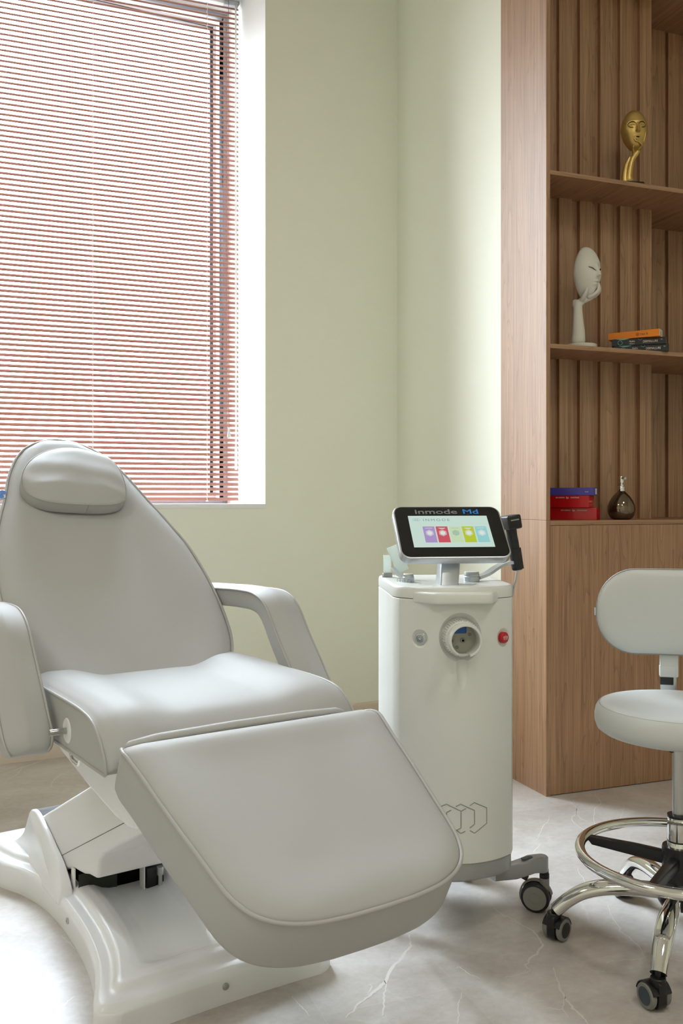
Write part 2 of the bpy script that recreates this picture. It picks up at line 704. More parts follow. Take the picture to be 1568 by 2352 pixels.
def vein(pts, w, seed):
    rd = random.Random(seed)
    P = spline([Vector(p) for p in pts], 5)
    L_, R_ = [], []
    n = len(P)
    j = 0.0
    ww = w * .6
    for i, p in enumerate(P):
        t = (P[min(i + 1, n - 1)] - P[max(i - 1, 0)]).normalized()
        nn = Vector((-t.y, t.x))
        u = i / (n - 1)
        ww = .55 * ww + .45 * w * (0.25 + 0.75 * math.sin(pi * min(max(u, .05), .95))) * rd.uniform(.35, 1.25)
        j = .5 * j + rd.uniform(-1, 1) * .0022
        L_.append(p + nn * (ww / 2 + j))
        R_.append(p + nn * (-ww / 2 + j))
    fl.add([(q.x, q.y, .0003) for q in L_ + R_], [(i, i + 1, n + i + 1, n + i) for i in range(n - 1)], 1)


vein([(1.2059, 2.004), (1.2169, 1.9783), (1.2223, 1.9447), (1.2248, 1.9386), (1.2229, 1.9086), (1.2112, 1.8782), (1.21, 1.867), (1.1891, 1.848), (1.1704, 1.8344), (1.1448, 1.8228), (1.1344, 1.8086), (1.1194, 1.7964), (1.1197, 1.7814), (1.1184, 1.7732)], 0.0055, 0)
vein([(1.1184, 1.7732), (1.0873, 1.7677), (1.05, 1.7682)], 0.003, 1)
vein([(1.2018, 2.084), (1.2021, 2.061), (1.2034, 2.0357), (1.2156, 2.0112), (1.2169, 1.9783)], 0.0035, 2)
vein([(0.9351, 2.0235), (0.9241, 1.991), (0.9107, 1.9654), (0.8724, 1.9306), (0.8378, 1.8965), (0.7961, 1.8494), (0.7627, 1.8192), (0.7315, 1.798), (0.6935, 1.7686), (0.667, 1.7442)], 0.009, 3)
vein([(0.7981, 1.8486), (0.7889, 1.822), (0.7722, 1.7991), (0.7591, 1.7636), (0.7364, 1.7256)], 0.005, 4)
vein([(0.7561, 1.8471), (0.7594, 1.8331), (0.7378, 1.8079)], 0.003, 5)
vein([(0.5877, 1.8602), (0.5885, 1.8357), (0.5941, 1.8138), (0.5989, 1.7773)], 0.003, 6)
vein([(1.1755, 1.7665), (1.1587, 1.7341), (1.1397, 1.6916), (1.1276, 1.6565), (1.1218, 1.628), (1.1169, 1.6111), (1.1177, 1.596), (1.1143, 1.5721), (1.1109, 1.5487)], 0.007, 7)
vein([(1.1276, 1.6565), (1.1091, 1.6327), (1.0952, 1.6155), (1.0883, 1.589)], 0.0035, 8)
vein([(1.0652, 1.638), (1.0792, 1.6252), (1.0952, 1.6155)], 0.003, 9)
vein([(1.4865, 1.9885), (1.4555, 1.932), (1.4388, 1.8843), (1.4252, 1.858), (1.4257, 1.8374), (1.4252, 1.8175), (1.4161, 1.7722), (1.3917, 1.7254), (1.368, 1.6898)], 0.0035, 10)
vein([(1.2977, 1.7427), (1.3098, 1.7454), (1.3223, 1.7451), (1.3326, 1.7386), (1.3499, 1.7411), (1.3777, 1.7307), (1.4001, 1.736)], 0.0035, 11)
vein([(1.4482, 1.7087), (1.4565, 1.6938), (1.4652, 1.6869)], 0.003, 12)
vein([(1.2442, 1.7276), (1.2626, 1.7189), (1.278, 1.7063), (1.297, 1.6974)], 0.0026, 13)
vein([(0.9322, 1.7496), (0.9175, 1.7277), (0.9013, 1.7071), (0.8881, 1.6788), (0.8681, 1.6449)], 0.0035, 14)
vein([(0.9667, 1.8451), (0.9776, 1.8436), (0.9823, 1.8132), (0.988, 1.7982), (0.9956, 1.7786)], 0.003, 15)
vein([(1.8953, 2.7778), (1.8706, 2.7025), (1.8538, 2.6546), (1.8248, 2.613), (1.7886, 2.5841), (1.7684, 2.5503), (1.759, 2.5054), (1.7505, 2.4541), (1.7256, 2.4107)], 0.0035, 16)
vein([(1.8538, 2.6546), (1.8226, 2.6052), (1.8065, 2.564), (1.8134, 2.5333)], 0.0035, 17)
vein([(2.0267, 2.7873), (1.9958, 2.7401), (1.9686, 2.6748), (1.9112, 2.633), (1.8828, 2.5912), (1.8402, 2.5397), (1.7732, 2.4303)], 0.0035, 18)
vein([(2.0211, 2.6186), (1.971, 2.558), (1.9396, 2.5273), (1.9133, 2.504)], 0.0035, 19)
vein([(1.7196, 2.6185), (1.6908, 2.5794), (1.6573, 2.5517), (1.6254, 2.5165), (1.5968, 2.4815), (1.5643, 2.4493)], 0.003, 20)
vein([(1.5551, 2.4167), (1.5299, 2.3909), (1.503, 2.3666)], 0.0045, 21)
vein([(1.5588, 2.2281), (1.5367, 2.1811), (1.5197, 2.1343)], 0.0026, 22)
vein([(0.016, 3.762), (0.0536, 3.7838), (0.0859, 3.8206), (0.1387, 3.8637), (0.1906, 3.9224)], 0.0065, 23)
vein([(0.0859, 3.8206), (0.0992, 3.8405), (0.0781, 3.7506), (0.0337, 3.6629)], 0.003, 24)
vein([(0.1924, 3.526), (0.1989, 3.5896), (0.2248, 3.66), (0.2595, 3.7063), (0.2881, 3.7445)], 0.003, 25)
vein([(0.0118, 1.9961), (0.0286, 2.0168), (0.0457, 2.0312), (0.0774, 2.0585), (0.092, 2.0751), (0.1107, 2.0944)], 0.0035, 26)
vein([(0.0877, 1.9411), (0.1037, 1.9615), (0.118, 1.9764), (0.1364, 1.9971), (0.1539, 2.0225)], 0.003, 27)
vein([(0.1502, 2.3164), (0.1695, 2.254), (0.1954, 2.1917), (0.2071, 2.1536)], 0.0026, 28)
vein([(0.0127, 2.9686), (0.0417, 2.943), (0.0665, 2.9558)], 0.003, 29)
struct(fl.build('floor', ['floor', 'vein'], smooth=0))
struct(MB().box(LX - .3, RXW + .3, BY - .3, OUT, CEIL, CEIL + .1).build('ceiling', 'ceiling', smooth=0))

# window wall: cream inside face, white deep reveal; it stands 5.5 degrees off the bookcase's direction
WROT = 5.5
WF = T(.017, 3.916, 0) @ RZ(WROT)
WX0, WX1 = -.48, 1.1327       # window opening along the wall
DEEP, OUTD = .52, .72
w = MB(WF)
w.box(-3.2, WX0, 0, OUTD, 0, CEIL)
w.box(WX1, 1.822, 0, OUTD, 0, CEIL)
w.box(WX0, WX1, 0, OUTD, 0, WZ0)
w.box(WX0, WX1, 0, OUTD, WZ1, CEIL)
wall = struct(w.build('wall_window', ['wall', 'reveal'], smooth=0))
WFI = WF.inverted()
for p in wall.data.polygons:
    c = WFI @ p.center
    n_ = WFI.to_3x3() @ p.normal
    if (abs(n_.x) > .9 and WX0 - .01 < c.x < WX1 + .01) or (abs(n_.z) > .9 and WX0 < c.x < WX1 and .5 < c.z < 3.6):
        p.material_index = 1
# wall on the right, flush with the bookcase side, then running on behind the bookcase
w = MB()
w.box(RW, RW + .0150, 3.1095, 3.26, 0, CEIL)
w.box(RW, RW + .20, 3.26, 4.30, 0, CEIL)
w.box(RW + .20, RXW, 3.26, 3.46, 0, CEIL)
struct(w.build('wall_right', 'wall', smooth=0))
struct(MB().box(LX - .3, LX, BY, 3.9, 0, CEIL).build('wall_left', 'wall', smooth=0))
struct(MB().box(LX - .3, RXW + .3, BY - .3, BY, 0, CEIL).build('wall_back', 'wall', smooth=0))
struct(MB().box(RXW, RXW + .3, BY, 3.26, 0, CEIL).build('wall_far_right', 'wall', smooth=0))


def skirting(name, xf, length):
    pr = [(0, 0), (.014, 0), (.014, .075), (.011, .082), (.006, .086), (0, .088)]
    m = MB(xf)
    m.skin([[(0, -a, b) for a, b in pr], [(length, -a, b) for a, b in pr]])
    return struct(m.build(name, 'skirting', smooth=25))


skirting('baseboard_window', WF @ T(-2.9, 0, 0), 2.9 + 1.817)
skirting('baseboard_right', T(RW, 4.074, 0) @ RZ(-90), 4.074 - 3.112)

# window 1: slim grey frame with a light sash and glass, deep in the reveal
win = thing('window_1', 'tall grey framed window behind the terracotta blind', 'window')
win['kind'] = 'structure'


def frame_ring(m, x0, x1, z0, z1, wd, y0, y1, bev=.004, mi=0):
    m.box(x0, x0 + wd, y0, y1, z0, z1, bev, mi)
    m.box(x1 - wd, x1, y0, y1, z0, z1, bev, mi)
    m.box(x0 + wd, x1 - wd, y0, y1, z0, z0 + wd, bev, mi)
    m.box(x0 + wd, x1 - wd, y0, y1, z1 - wd, z1, bev, mi)


m = MB(WF); frame_ring(m, WX0, WX1, WZ0, WZ1, .022, DEEP, DEEP + .07)
m.build('window_frame', 'frame_grey', win)
m = MB(WF); frame_ring(m, WX0 + .056, WX1 - .056, WZ0 + .030, WZ1 - .056, .016, DEEP + .01, DEEP + .06, .002)
sash = m.build('sash', 'sash', win)
m = MB(WF); frame_ring(m, WX0 + .072, WX1 - .072, WZ0 + .046, WZ1 - .072, .004, DEEP + .015, DEEP + .055, .001)
m.build('glazing_bead', 'gasket', sash)
m = MB(WF).box(WX0 + .018, WX1 - .018, DEEP + .03, DEEP + .034, WZ0 + .018, WZ1 - .018)
m.build('pane', 'glass', win)
struct(MB(WF).box(WX0, WX1, -.002, DEEP, WZ0 - .02, WZ0 + .002, .002).build('trim_sill', 'reveal'))
pc_ = WF @ Vector(((WX0 + WX1) / 2, OUTD - .02, (WZ0 + WZ1) / 2))
portal('window_light', pc_, (R(90), 0, R(180 + WROT)), WX1 - WX0, WZ1 - WZ0)

# unseen ceiling panels, added to fill the room with warm light
def fill_panel(x, y, label):
    t = thing('ceiling_fill', label, 'fill light', (x, y, CEIL), 0, 'added fill panels')
    MB().box(-.32, .32, -.32, .32, -.02, 0, .004).build('fill_frame', 'frame', t)
    l = bpy.data.lights.new('fill_lamp', 'AREA')
    l.shape = 'SQUARE'
    l.size = .58
    l.energy = FILL_W
    l.color = (1.0, .965, .915)
    o = bpy.data.objects.new('fill_lamp', l)
    COL.objects.link(o)
    o.parent = t
    o.location = (0, 0, -.03)


for _x, _y in ((-1.7, 1.0), (1.6, .2), (-.2, -1.2)):
    fill_panel(_x, _y, 'square white ceiling panel, unseen, added as fill light')


# ------------------------------------------------------------------ venetian blind
BLX0, BLX1, BLY = -0.40, 1.1014, 4.35
blind = thing('venetian_blind', 'terracotta venetian blind hanging in the bright window recess', 'blind', (0, BLY, 0))
MB().box(BLX0, BLX1 + .004, -.02, .02, 3.447, 3.49, .003).build('headrail', 'frame', blind)
PITCH, SLW, TILT = .02372, .0180, R(56)
sl = MB()
nsl = 101
for k in range(nsl):
    z = 1.058 + k * PITCH
    prof = []
    for i in range(7):
        u = i / 6 - .5
        y = u * SLW
        c = .0016 * (1 - (2 * u) ** 2)
        prof.append((y * math.cos(TILT) - c * math.sin(TILT), y * math.sin(TILT) + c * math.cos(TILT)))
    under = [(a + .0001, b - .00035) for a, b in reversed(prof)]
    ring = prof + under
    sl.skin([[(BLX0 + (0.006 if k2 else 0), a, z + b) for a, b in ring] if False else [(xx, a, z + b) for a, b in ring]
             for k2, xx in enumerate((BLX0, BLX1))])
sl.build('slats', 'slat', blind, 50)
for x in (-.12, .4174, .9474):
    m = MB()
    m.tube([(x, -.0075, 1.05), (x, -.0075, 3.45)], .0007, 6)
    m.tube([(x, .0075, 1.05), (x, .0075, 3.45)], .0007, 6)
    for k in range(nsl):
        z = 1.058 + k * PITCH
        m.tube([(x - .002, -.0078, z + .004), (x, -.0092, z - .003), (x + .002, -.0085, z - .010)], .0013, 6)
    m.build('ladder_cord', 'cord', blind)
m = MB()
m.tube([(1.046, -.03, 3.45), (1.044, -.03, 2.2), (1.047, -.03, 1.60), (1.0475, -.03, 1.585), (1.045, -.03, 1.56), (1.048, -.03, 1.40)], .0013, 6)
pc = m.build('pull_cord', 'brown_cord', blind)
MB(T(1.048, -.03, 1.355)).lathe([(.0095, 0), (.0095, .003), (.0045, .038), (.003, .041)], 16).build('tassel', 'frosted', pc)
MB(T(1.048, -.03, 1.358)).lathe([(.003, 0), (.003, .03)], 10).build('tassel_core', 'gasket', pc)
MB(T(1.0475, -.03, 1.585)).lathe([(.001, -.006), (.0045, -.003), (.0045, .003), (.001, .006)], 12).build('cord_bead', 'cord', pc)
m = MB()
m.tube([(1.082, -.026, 3.44), (1.083, -.028, 1.31)], .0042, 8)
m.tube([(1.083, -.028, 1.31), (1.083, -.028, 1.30), (1.083, -.028, 1.20), (1.083, -.028, 1.198)], [.0042, .0065, .0065, .004], 8)
m.build('tilt_wand', 'frosted', blind)
m = MB()
m.box(1.03, 1.098, -.034, .02, 3.436, 3.455, .003)
m.build('wand_bracket', 'wand', blind)
for x in (-.12, .4174, .9474):
    MB().lathe([(.006, 0), (.006, .004), (.004, .006)], 12, xf=T(x, -.004, 1.046)).build('cord_button', 'cord', blind)

# ------------------------------------------------------------------ pale tower block far outside
bt = thing('tower_block', 'pale apartment tower seen faintly through the blind slats', 'building', (-1.6, 34, -14))
bt.rotation_euler = (0, 0, R(8))
MB().box(-6.2, 1.2, 0, 12, 0, 62, .05).build('facade', 'facade', bt)
for fl_ in range(15):
    z = 16 + fl_ * 3.1
    for x0, x1 in ((-5.7, -4.4), (-3.6, -1.9), (-1.0, .7)):
        f = MB().box(x0, x1, -.06, .3, z, z + 1.7, .02).build('window', 'facade_glass', bt)
    MB().box(-4.2, -1.2, -1.0, 0, z - .35, z + .5, .03).build('balcony', 'facade', bt)

# ------------------------------------------------------------------ bookcase
A0, B0 = 1.8272, 2.797
bk = thing('bookcase', 'built-in oak bookcase with slatted back, open shelves and closed base', 'bookcase', (A0, B0, 0))
XE = 1.55                                      # right end, outside the picture
BD = .405
MB().box(0, .0163, 0, .312, 0, .9805).build('side_panel', 'wood', bk, 0)
MB().box(0, .0163, 0, .312, .9815, 3.62).build('side_panel', 'wood', bk, 0)
MB().box(XE, XE + .018, 0, .44, 0, 3.62).build('side_panel', 'wood', bk, 0)
m = MB().box(.0175, .69, .0005, .02, .003, .9612, .0006)
m.build('base_door', 'wood', bk, 0)
m = MB().box(.6925, XE - .001, .0005, .02, .003, .9612, .0006)
m.build('base_door', 'wood', bk, 0)
MB().box(.0165, XE, .0205, .43, .0, .955).build('base_carcass', 'wood', bk, 0)
for z0, z1, nm in ((.9625, .9788, 'counter'), (1.5930, 1.6088, 'shelf'), (2.2105, 2.2258, 'shelf'), (3.060, 3.0755, 'shelf')):
    m = MB().box(.0165, XE, 0.0, .43, z0, z1, .0006)
    o = m.build(nm, ['wood_y', 'wood_x'], bk, 0)
    for p in o.data.polygons:
        if abs(p.normal.y) > .8:
            p.material_index = 1
PB = .205                                      # face of the front battens behind the shelf edge
XS = 2.4545 - A0                               # where the back steps deeper
m = MB().box(.0165, XS, PB + .017, .43, .9788, 3.62)
m.build('back_panel', 'wood', bk, 0)
for k in range(5):
    x = 2.0195 - A0 + k * .0938
    MB().box(x, min(x + .0572, XS), PB, PB + .0172, .9788, 3.62, .0008).build('batten', 'wood', bk, 0)
MB().box(XS, XE, BD + .017, .43, .9788, 3.62).build('back_panel', 'wood', bk, 0)
for k in range(9):
    x = 2.6090 - A0 - .0938 + k * .0938
    if x < XS:
        x0 = XS + .001
    else:
        x0 = x
    MB().box(x0, min(x + .0760, XE - .002), BD, BD + .0172, .9788, 3.62, .0008).build('batten', 'wood', bk, 0)


# ------------------------------------------------------------------ things on the shelves
def carton(name, label, L_, D, H_, loc, rz, front, end, group=None, cat='box'):
    """box whose front-left-bottom corner is the origin; x along the front, y into the shelf"""
    o = MB().box(0, L_, 0, D, 0, H_, .0012).build(name, [front, end], None, 0)
    for p in o.data.polygons:
        if p.normal.x > .8:
            p.material_index = 1
    o.location = loc
    o.rotation_euler = (0, 0, R(rz))
    return tag(o, label, cat, group)


FT = RX(90)                                     # text plane facing -y


def print_on(parent, lines, mats, name='printing'):
    m = MB()
    for i, (txt, size, x, z, mi, kw) in enumerate(lines):
        text_mesh(m, txt, size, T(x, -.0004, z) @ FT, mi, .0003, **kw)
    return m.build(name, mats, parent, 0)


SH1, SH2, SH0 = .9788, 1.6088, 2.2258
rb1 = carton('filler_box', 'glossy red carton at the bottom of the stack against the side panel', .19, .05, .0455, (1.921, 2.947, SH1), -50, 'red', 'red')
print_on(rb1, [('BIO·DERMO', .0065, .060, .0335, 0, {}), ('lips', .011, .101, .0325, 0, {'width': .7}), ('CONTOUR®', .0065, .118, .0335, 0, {})], ['white_ink'])
rb2 = carton('filler_box', 'glossy red carton in the middle, under the violet one', .178, .055, .0445, (1.913, 2.953, SH1 + .0458), -56, 'red', 'red')
print_on(rb2, [('BIO·DERMO', .0065, .052, .0345, 0, {}), ('lips', .011, .092, .0335, 0, {'width': .7}), ('CONTOUR', .0065, .109, .0345, 0, {})], ['white_ink'])
vb = carton('filler_box', 'violet blue carton on top of two red cartons', .182, .048, .0285, (1.917, 2.943, SH1 + .0906), -51, 'purple', 'purple')
print_on(vb, [('2 ml', .0065, .150, .011, 0, {})], ['white_ink'])
m = MB().box(.1822, .1824, .018, .040, .004, .025)
m.build('barcode_sticker', 'card_white', vb, 0)

bb1 = carton('ampoule_box', 'black carton resting on the shelf under another black one', .198, .05, .0262, (2.192, 2.900, SH2), -38, 'black', 'black')
bb2 = carton('ampoule_box', 'black carton between the orange carton and another black one', .195, .05, .0262, (2.187, 2.904, SH2 + .0264), -39.5, 'black', 'card_white')


def dermal_print(b, dx):
    m = MB()
    text_mesh(m, 'DERMALLURE', .0125, T(.116 + dx, -.0004, .0085) @ FT, 0, .0003, width=.70)
    text_mesh(m, 'TM', .005, T(.1785 + dx, -.0004, .0155) @ FT, 0, .0003)
    text_mesh(m, 'Hydra', .0095, T(.067 + dx, -.0004, .0125) @ FT, 0, .0003, width=.85)
    text_mesh(m, 'Lidocaine', .006, T(.067 + dx, -.0004, .0045) @ FT, 0, .0003, width=.85)
    m.build('printing', 'white_ink', b, 0)
    n = 20
    for c, r, a0, a1 in (((.034 + dx, .0115), .0080, 0, 2 * pi), ((.106 + dx, .0262), .0070, pi * 1.08, pi * 1.92)):
        m = MB()
        m.tube([(c[0] + r * math.cos(a0 + (a1 - a0) * i / n), -.0002, c[1] + r * math.sin(a0 + (a1 - a0) * i / n)) for i in range(n + 1)], .0009, 5)
        m.build('emblem', 'teal_ink', b, 0)
    m = MB()
    P = [(.018 + dx + .05 * i / 8, .0262 - .004 * math.sin(pi * i / 8)) for i in range(9)]
    m.add([(p[0], -.0004, p[1]) for p in P], [tuple(range(8, -1, -1))])
    m.build('emblem', 'teal_ink', b, 0)


dermal_print(bb1, 0)
dermal_print(bb2, -.004)
ob = carton('hair_serum_box', 'orange carton on top of the two black cartons', .190, .045, .0265, (2.188, 2.927, SH2 + .0529), -53, 'orange', 'card_white')
m = MB()
text_mesh(m, 'Hair X', .0115, T(.120, -.0004, .0085) @ FT, 0, .0003, width=.9)
n = 8
for i in range(n):
    a = 2 * pi * i / n
    m.tube([(.110 + .0055 * math.cos(a - .25), -.0002, .0125 + .0055 * math.sin(a - .25)), (.110 + .0055 * math.cos(a + .25), -.0002, .0125 + .0055 * math.sin(a + .25))], .0009, 5)
m.tube([(.110, -.0003, .0112), (.110, -.0003, .0138)], .0018, 6)
m.build('printing', 'ink', ob, 0)
MB().box(.1901, .1904, .014, .024, .003, .019).build('flap_mark', 'caster_grey', ob, 0)

# soap dispenser
sp = thing('soap_dispenser', 'teardrop smoked mirror glass soap dispenser with chrome pump', 'soap dispenser', (2.2125, 2.88, SH1))
MB().lathe([(.002, 0), (.030, 0), (.040, .005), (.048, .018), (.0515, .034), (.050, .052), (.044, .068), (.034, .085), (.022, .098), (.0135, .106), (.012, .108)], 48).build('bottle', 'amber_glass', sp, 60)
m = MB()
m.lathe([(.0125, .107), (.0128, .108), (.0128, .124), (.0115, .126), (.0085, .127), (.0085, .132), (.0055, .133), (.0055, .138), (.0095, .139), (.0095, .158), (.008, .163), (.003, .165)], 28)
pm = m.build('pump', 'chrome', sp, 40)
m = MB()
m.tube([(0, -.004, .156), (0, -.014, .157), (0, -.022, .155)], [.0062, .006, .005], 12)
m.build('spout', 'chrome', pm)


# ---- sculptures: mask faces held by a hand
def face_mask(m, xf, h, wd, d, slit, mi_eye=None, mi_lip=None):
    """oval mask, front facing -y, centre at origin; closed shell"""
    NR, NA = 110, 280
    V, F, MI = [], [], []

    def g(x, z, cx, cz, sx, sz):
        return math.exp(-((x - cx) / sx) ** 2 - ((z - cz) / sz) ** 2)

    def surf(x, z):
        r2 = min(1.0, x * x + z * z)
        y = -d * (1 - r2) ** .5 * (1 - .10 * z)
        a = 0
        # nose: ridge from brow to tip
        t = (0.28 - z) / .46
        if 0 < t < 1.25:
            hgt = (.03 + .40 * min(t, 1) ** 1.2) * (1 if t < 1 else max(0, 1 - (t - 1) / .14))
            sw = .055 + .07 * min(t, 1)
            a += hgt * math.exp(-(x / sw) ** 2)
        a += .07 * (g(x, z, .085, -.17, .06, .05) + g(x, z, -.085, -.17, .06, .05))
        # eye sockets and lids
        for sg in (-1, 1):
            a -= .17 * g(x, z, sg * .36, .17, .24, .12)
            a += .13 * g(x, z, sg * .37, .13, .17, .075)
            a += .05 * g(x, z, sg * .34, .36, .26, .06)
            a += .05 * g(x, z, sg * .48, -.2, .25, .25)
        # lips and chin
        a += .13 * g(x, z, 0, -.395, .20, .035) + .14 * g(x, z, 0, -.50, .16, .045)
        a -= .05 * g(x, z, 0, -.445, .2, .014)
        a -= .05 * g(x, z, 0, -.60, .2, .05)
        a += .13 * g(x, z, 0, -.78, .22, .13)
        return y - a * d * .62
    ok = lambda x, z: False
    pts = []
    for i in range(NR + 1):
        r = (i / NR) ** .8
        for k in range(NA):
            t = 2 * pi * k / NA
            x, z = r * math.cos(t), r * math.sin(t)
            pts.append((x, z))
            ww = wd / 2 * (1 - .24 * max(0, -z) ** 1.3 - .06 * max(0, z))
            V.append((x * ww, surf(x, z), z * h / 2))
    for i in range(NR):
        for k in range(NA):
            a, b = i * NA + k, i * NA + (k + 1) % NA
            q = (a, b, b + NA, a + NA)
            cx = sum(pts[j][0] for j in q) / 4
            cz = sum(pts[j][1] for j in q) / 4
            hole = False
            if slit:
                for sg in (-1, 1):
                    e = abs(cx) - .36
                    line = .07 + .30 * e - .3 * e * e
                    if sg * cx > 0 and abs(e) < .235 and abs(cz - line) < .036 * (1 - (e / .24) ** 2) ** .5:
                        hole = True
            mi = 0
            if mi_eye is not None:
                for sg in (-1, 1):
                    rr = ((cx - sg * .38) / .29) ** 2 + ((cz - .17) / .165) ** 2
                    rin = ((cx - sg * .37) / .26) ** 2 + ((cz - .165) / .115) ** 2
                    if rr < 1 and rin > 1 and (cz > .17 or abs(cx) > .3):
                        mi = mi_eye
                if (cx / .17) ** 2 + ((cz + .445) / .030) ** 2 < 1:
                    mi = mi_lip
            if not hole:
                F.append(q)
                MI.append(mi)
    o = len(V)
    # back of the shell
    V2 = [(x * .93, y + .006 + .0, z * .93) for x, y, z in V]
    F2 = [tuple(reversed([j + o for j in f])) for f in F]
    n0 = NR * NA
    rim = [(n0 + k, n0 + (k + 1) % NA, o + n0 + (k + 1) % NA, o + n0 + k) for k in range(NA)]
    b = len(m.v)
    m.add(V + V2, F + F2 + rim, 0, xf)
    for i, k in enumerate(MI):
        m.m[len(m.m) - len(F) - len(F2) - len(rim) + i] = k


def limb(m, pts, rads, n=12, per=6):
    P = spline([(*p, r) for p, r in zip(pts, rads)], per)
    m.tube([q[:3] for q in P], [q[3] for q in P], n)
    for q in (P[0], P[-1]):
        m.lathe([(q[3] * math.sin(t), -q[3] * math.cos(t)) for t in [pi * i / 8 for i in range(9)]], n, xf=T(*q[:3]))


# white one: face turned to the right of the picture
ws = thing('mask_sculpture', 'white plaster sculpture of a hand cupping the chin of a face', 'sculpture', (2.016, 2.855, SH2), 0)
MB().lathe([(.001, 0), (.055, 0), (.056, .002), (.056, .012), (.054, .0138), (.001, .014)], 48).build('plinth', 'plaster', ws)
m = MB(RZ(-42) @ Matrix.Diagonal((1.22, 1.1, 1, 1)))
limb(m, [(-.010, 0, .030), (-.009, 0, .06), (-.010, 0, .10), (-.011, 0, .145), (-.010, 0, .168)], [.0215, .0195, .0165, .0140, .0140], 18)
# heel of the hand and palm running forward under the chin
limb(m, [(-.010, 0, .162), (.002, .000, .176), (.020, .000, .184), (.036, 0, .194), (.046, 0, .206)], [.0130, .0125, .0115, .0095, .0075], 14)
limb(m, [(-.016, 0, .160), (-.018, .002, .175)], [.0115, .009], 12)
for i, (yy, tip) in enumerate(((-.016, .232), (-.007, .240), (.003, .242), (.012, .234))):
    limb(m, [(.024, yy * .7, .186), (.040, yy, .194), (.050, yy, .207), (.052, yy, .221), (.049, yy, tip)], [.0075, .0062, .0053, .0047, .0034], 10)
limb(m, [(.004, -.010, .178), (.010, -.022, .188), (.016, -.030, .200), (.020, -.032, .212)], [.0085, .007, .0055, .004], 10)
v, f = remeshed(m, .0016, 5)
MB().add(v, f).build('hand', 'plaster', ws, 60)
m = MB()
face_mask(m, T(.010, -.004, .277) @ RZ(9) @ RX(3), .190, .104, .066, True)
m.build('face', 'plaster', ws, 60)

# gold one: face to the front, tilted
gs = thing('mask_sculpture', 'antique gold sculpture of a face leaning on a slender hand', 'sculpture', (2.243, 2.855, SH0), -12)
gs.scale = (.86, .86, .86)
m = MB()
m.prism(round_poly([(-.044, -.036), (.044, -.036), (.044, .036), (-.044, .036)], .012), 0, .020, .005)
m.build('plinth', 'black', gs)
m = MB()
limb(m, [(-.016, 0, .035), (-.017, 0, .05), (-.010, 0, .095), (-.001, -.002, .128)], [.0205, .0185, .0150, .0125], 16)
limb(m, [(-.001, -.002, .128), (.012, -.006, .146), (.022, -.012, .164), (.026, -.022, .176)], [.0125, .0125, .0115, .0095], 14)
for i, (sx, sz, tx, tz) in enumerate(((.020, .178, -.024, .226), (.022, .172, -.018, .212), (.020, .166, -.016, .198))):
    limb(m, [(sx, -.022, sz), ((sx + .004), -.040, sz + .010), (.004, -.050, (sz + tz) / 2 + .004), (tx * .6, -.052, tz - .010), (tx, -.050, tz)], [.0075, .006, .0052, .0045, .0032], 10)
limb(m, [(.024, -.016, .170), (.031, -.034, .186), (.034, -.046, .206), (.037, -.050, .232)], [.0075, .0062, .005, .0032], 10)
limb(m, [(.004, -.006, .150), (-.008, -.022, .162), (-.012, -.034, .170)], [.008, .0062, .0045], 10)
# sleeve fold beside the forearm
limb(m, [(-.034, .004, .030), (-.034, .004, .06), (-.026, .003, .105), (-.012, 0, .136)], [.0150, .0125, .0085, .006], 12)
v, f = remeshed(m, .0016, 4)
MB().add(v, f).build('hand', 'gold', gs, 60)
m = MB()
face_mask(m, T(.002, -.010, .246) @ RY(-2) @ RX(4) @ RZ(-8), .176, .118, .052, False, 1, 1)
m.build('face', ['gold', 'gold_dark'], gs, 60)
# ------------------------------------------------------------------ treatment machine on castors
mc = thing('treatment_machine', 'white wheeled skin treatment machine with tilted touch screen', 'treatment machine', (1.092, 2.159, 0), -16.11)
FR_, FC = .196, -.039


def arc_y(x):
    return FC - math.sqrt(FR_ ** 2 - x * x)


def plan(ins=0.0, n=24):
    hw = .15
    arc = [Vector((-hw + 2 * hw * i / n, 0)) for i in range(n + 1)]
    pts = [Vector((p.x, arc_y(p.x))) for p in arc]
    pts[0].y += .012; pts[-1].y += .012
    pts[0:1] = [Vector((-hw, pts[0].y + .012)), Vector((-hw + .003, pts[0].y - .002))]
    pts[-1:] = [Vector((hw - .003, pts[-1].y - .002)), Vector((hw, pts[-1].y + .012))]
    pts += [Vector((hw, .135)), Vector((hw - .006, .146)), Vector((hw - .018, .15)), Vector((-hw + .018, .15)), Vector((-hw + .006, .146)), Vector((-hw, .135))]
    return offset(pts, ins) if ins else pts


def on_front(x, z, out=0.0):
    a = math.asin(x / FR_)
    return T((FR_ + out) * math.sin(a), FC - (FR_ + out) * math.cos(a), z) @ Matrix.Rotation(a, 4, 'Z') @ RX(90)


CONN = (.001, .727)
PWR = (-.093, .722)
STP = (.1115, .7205)


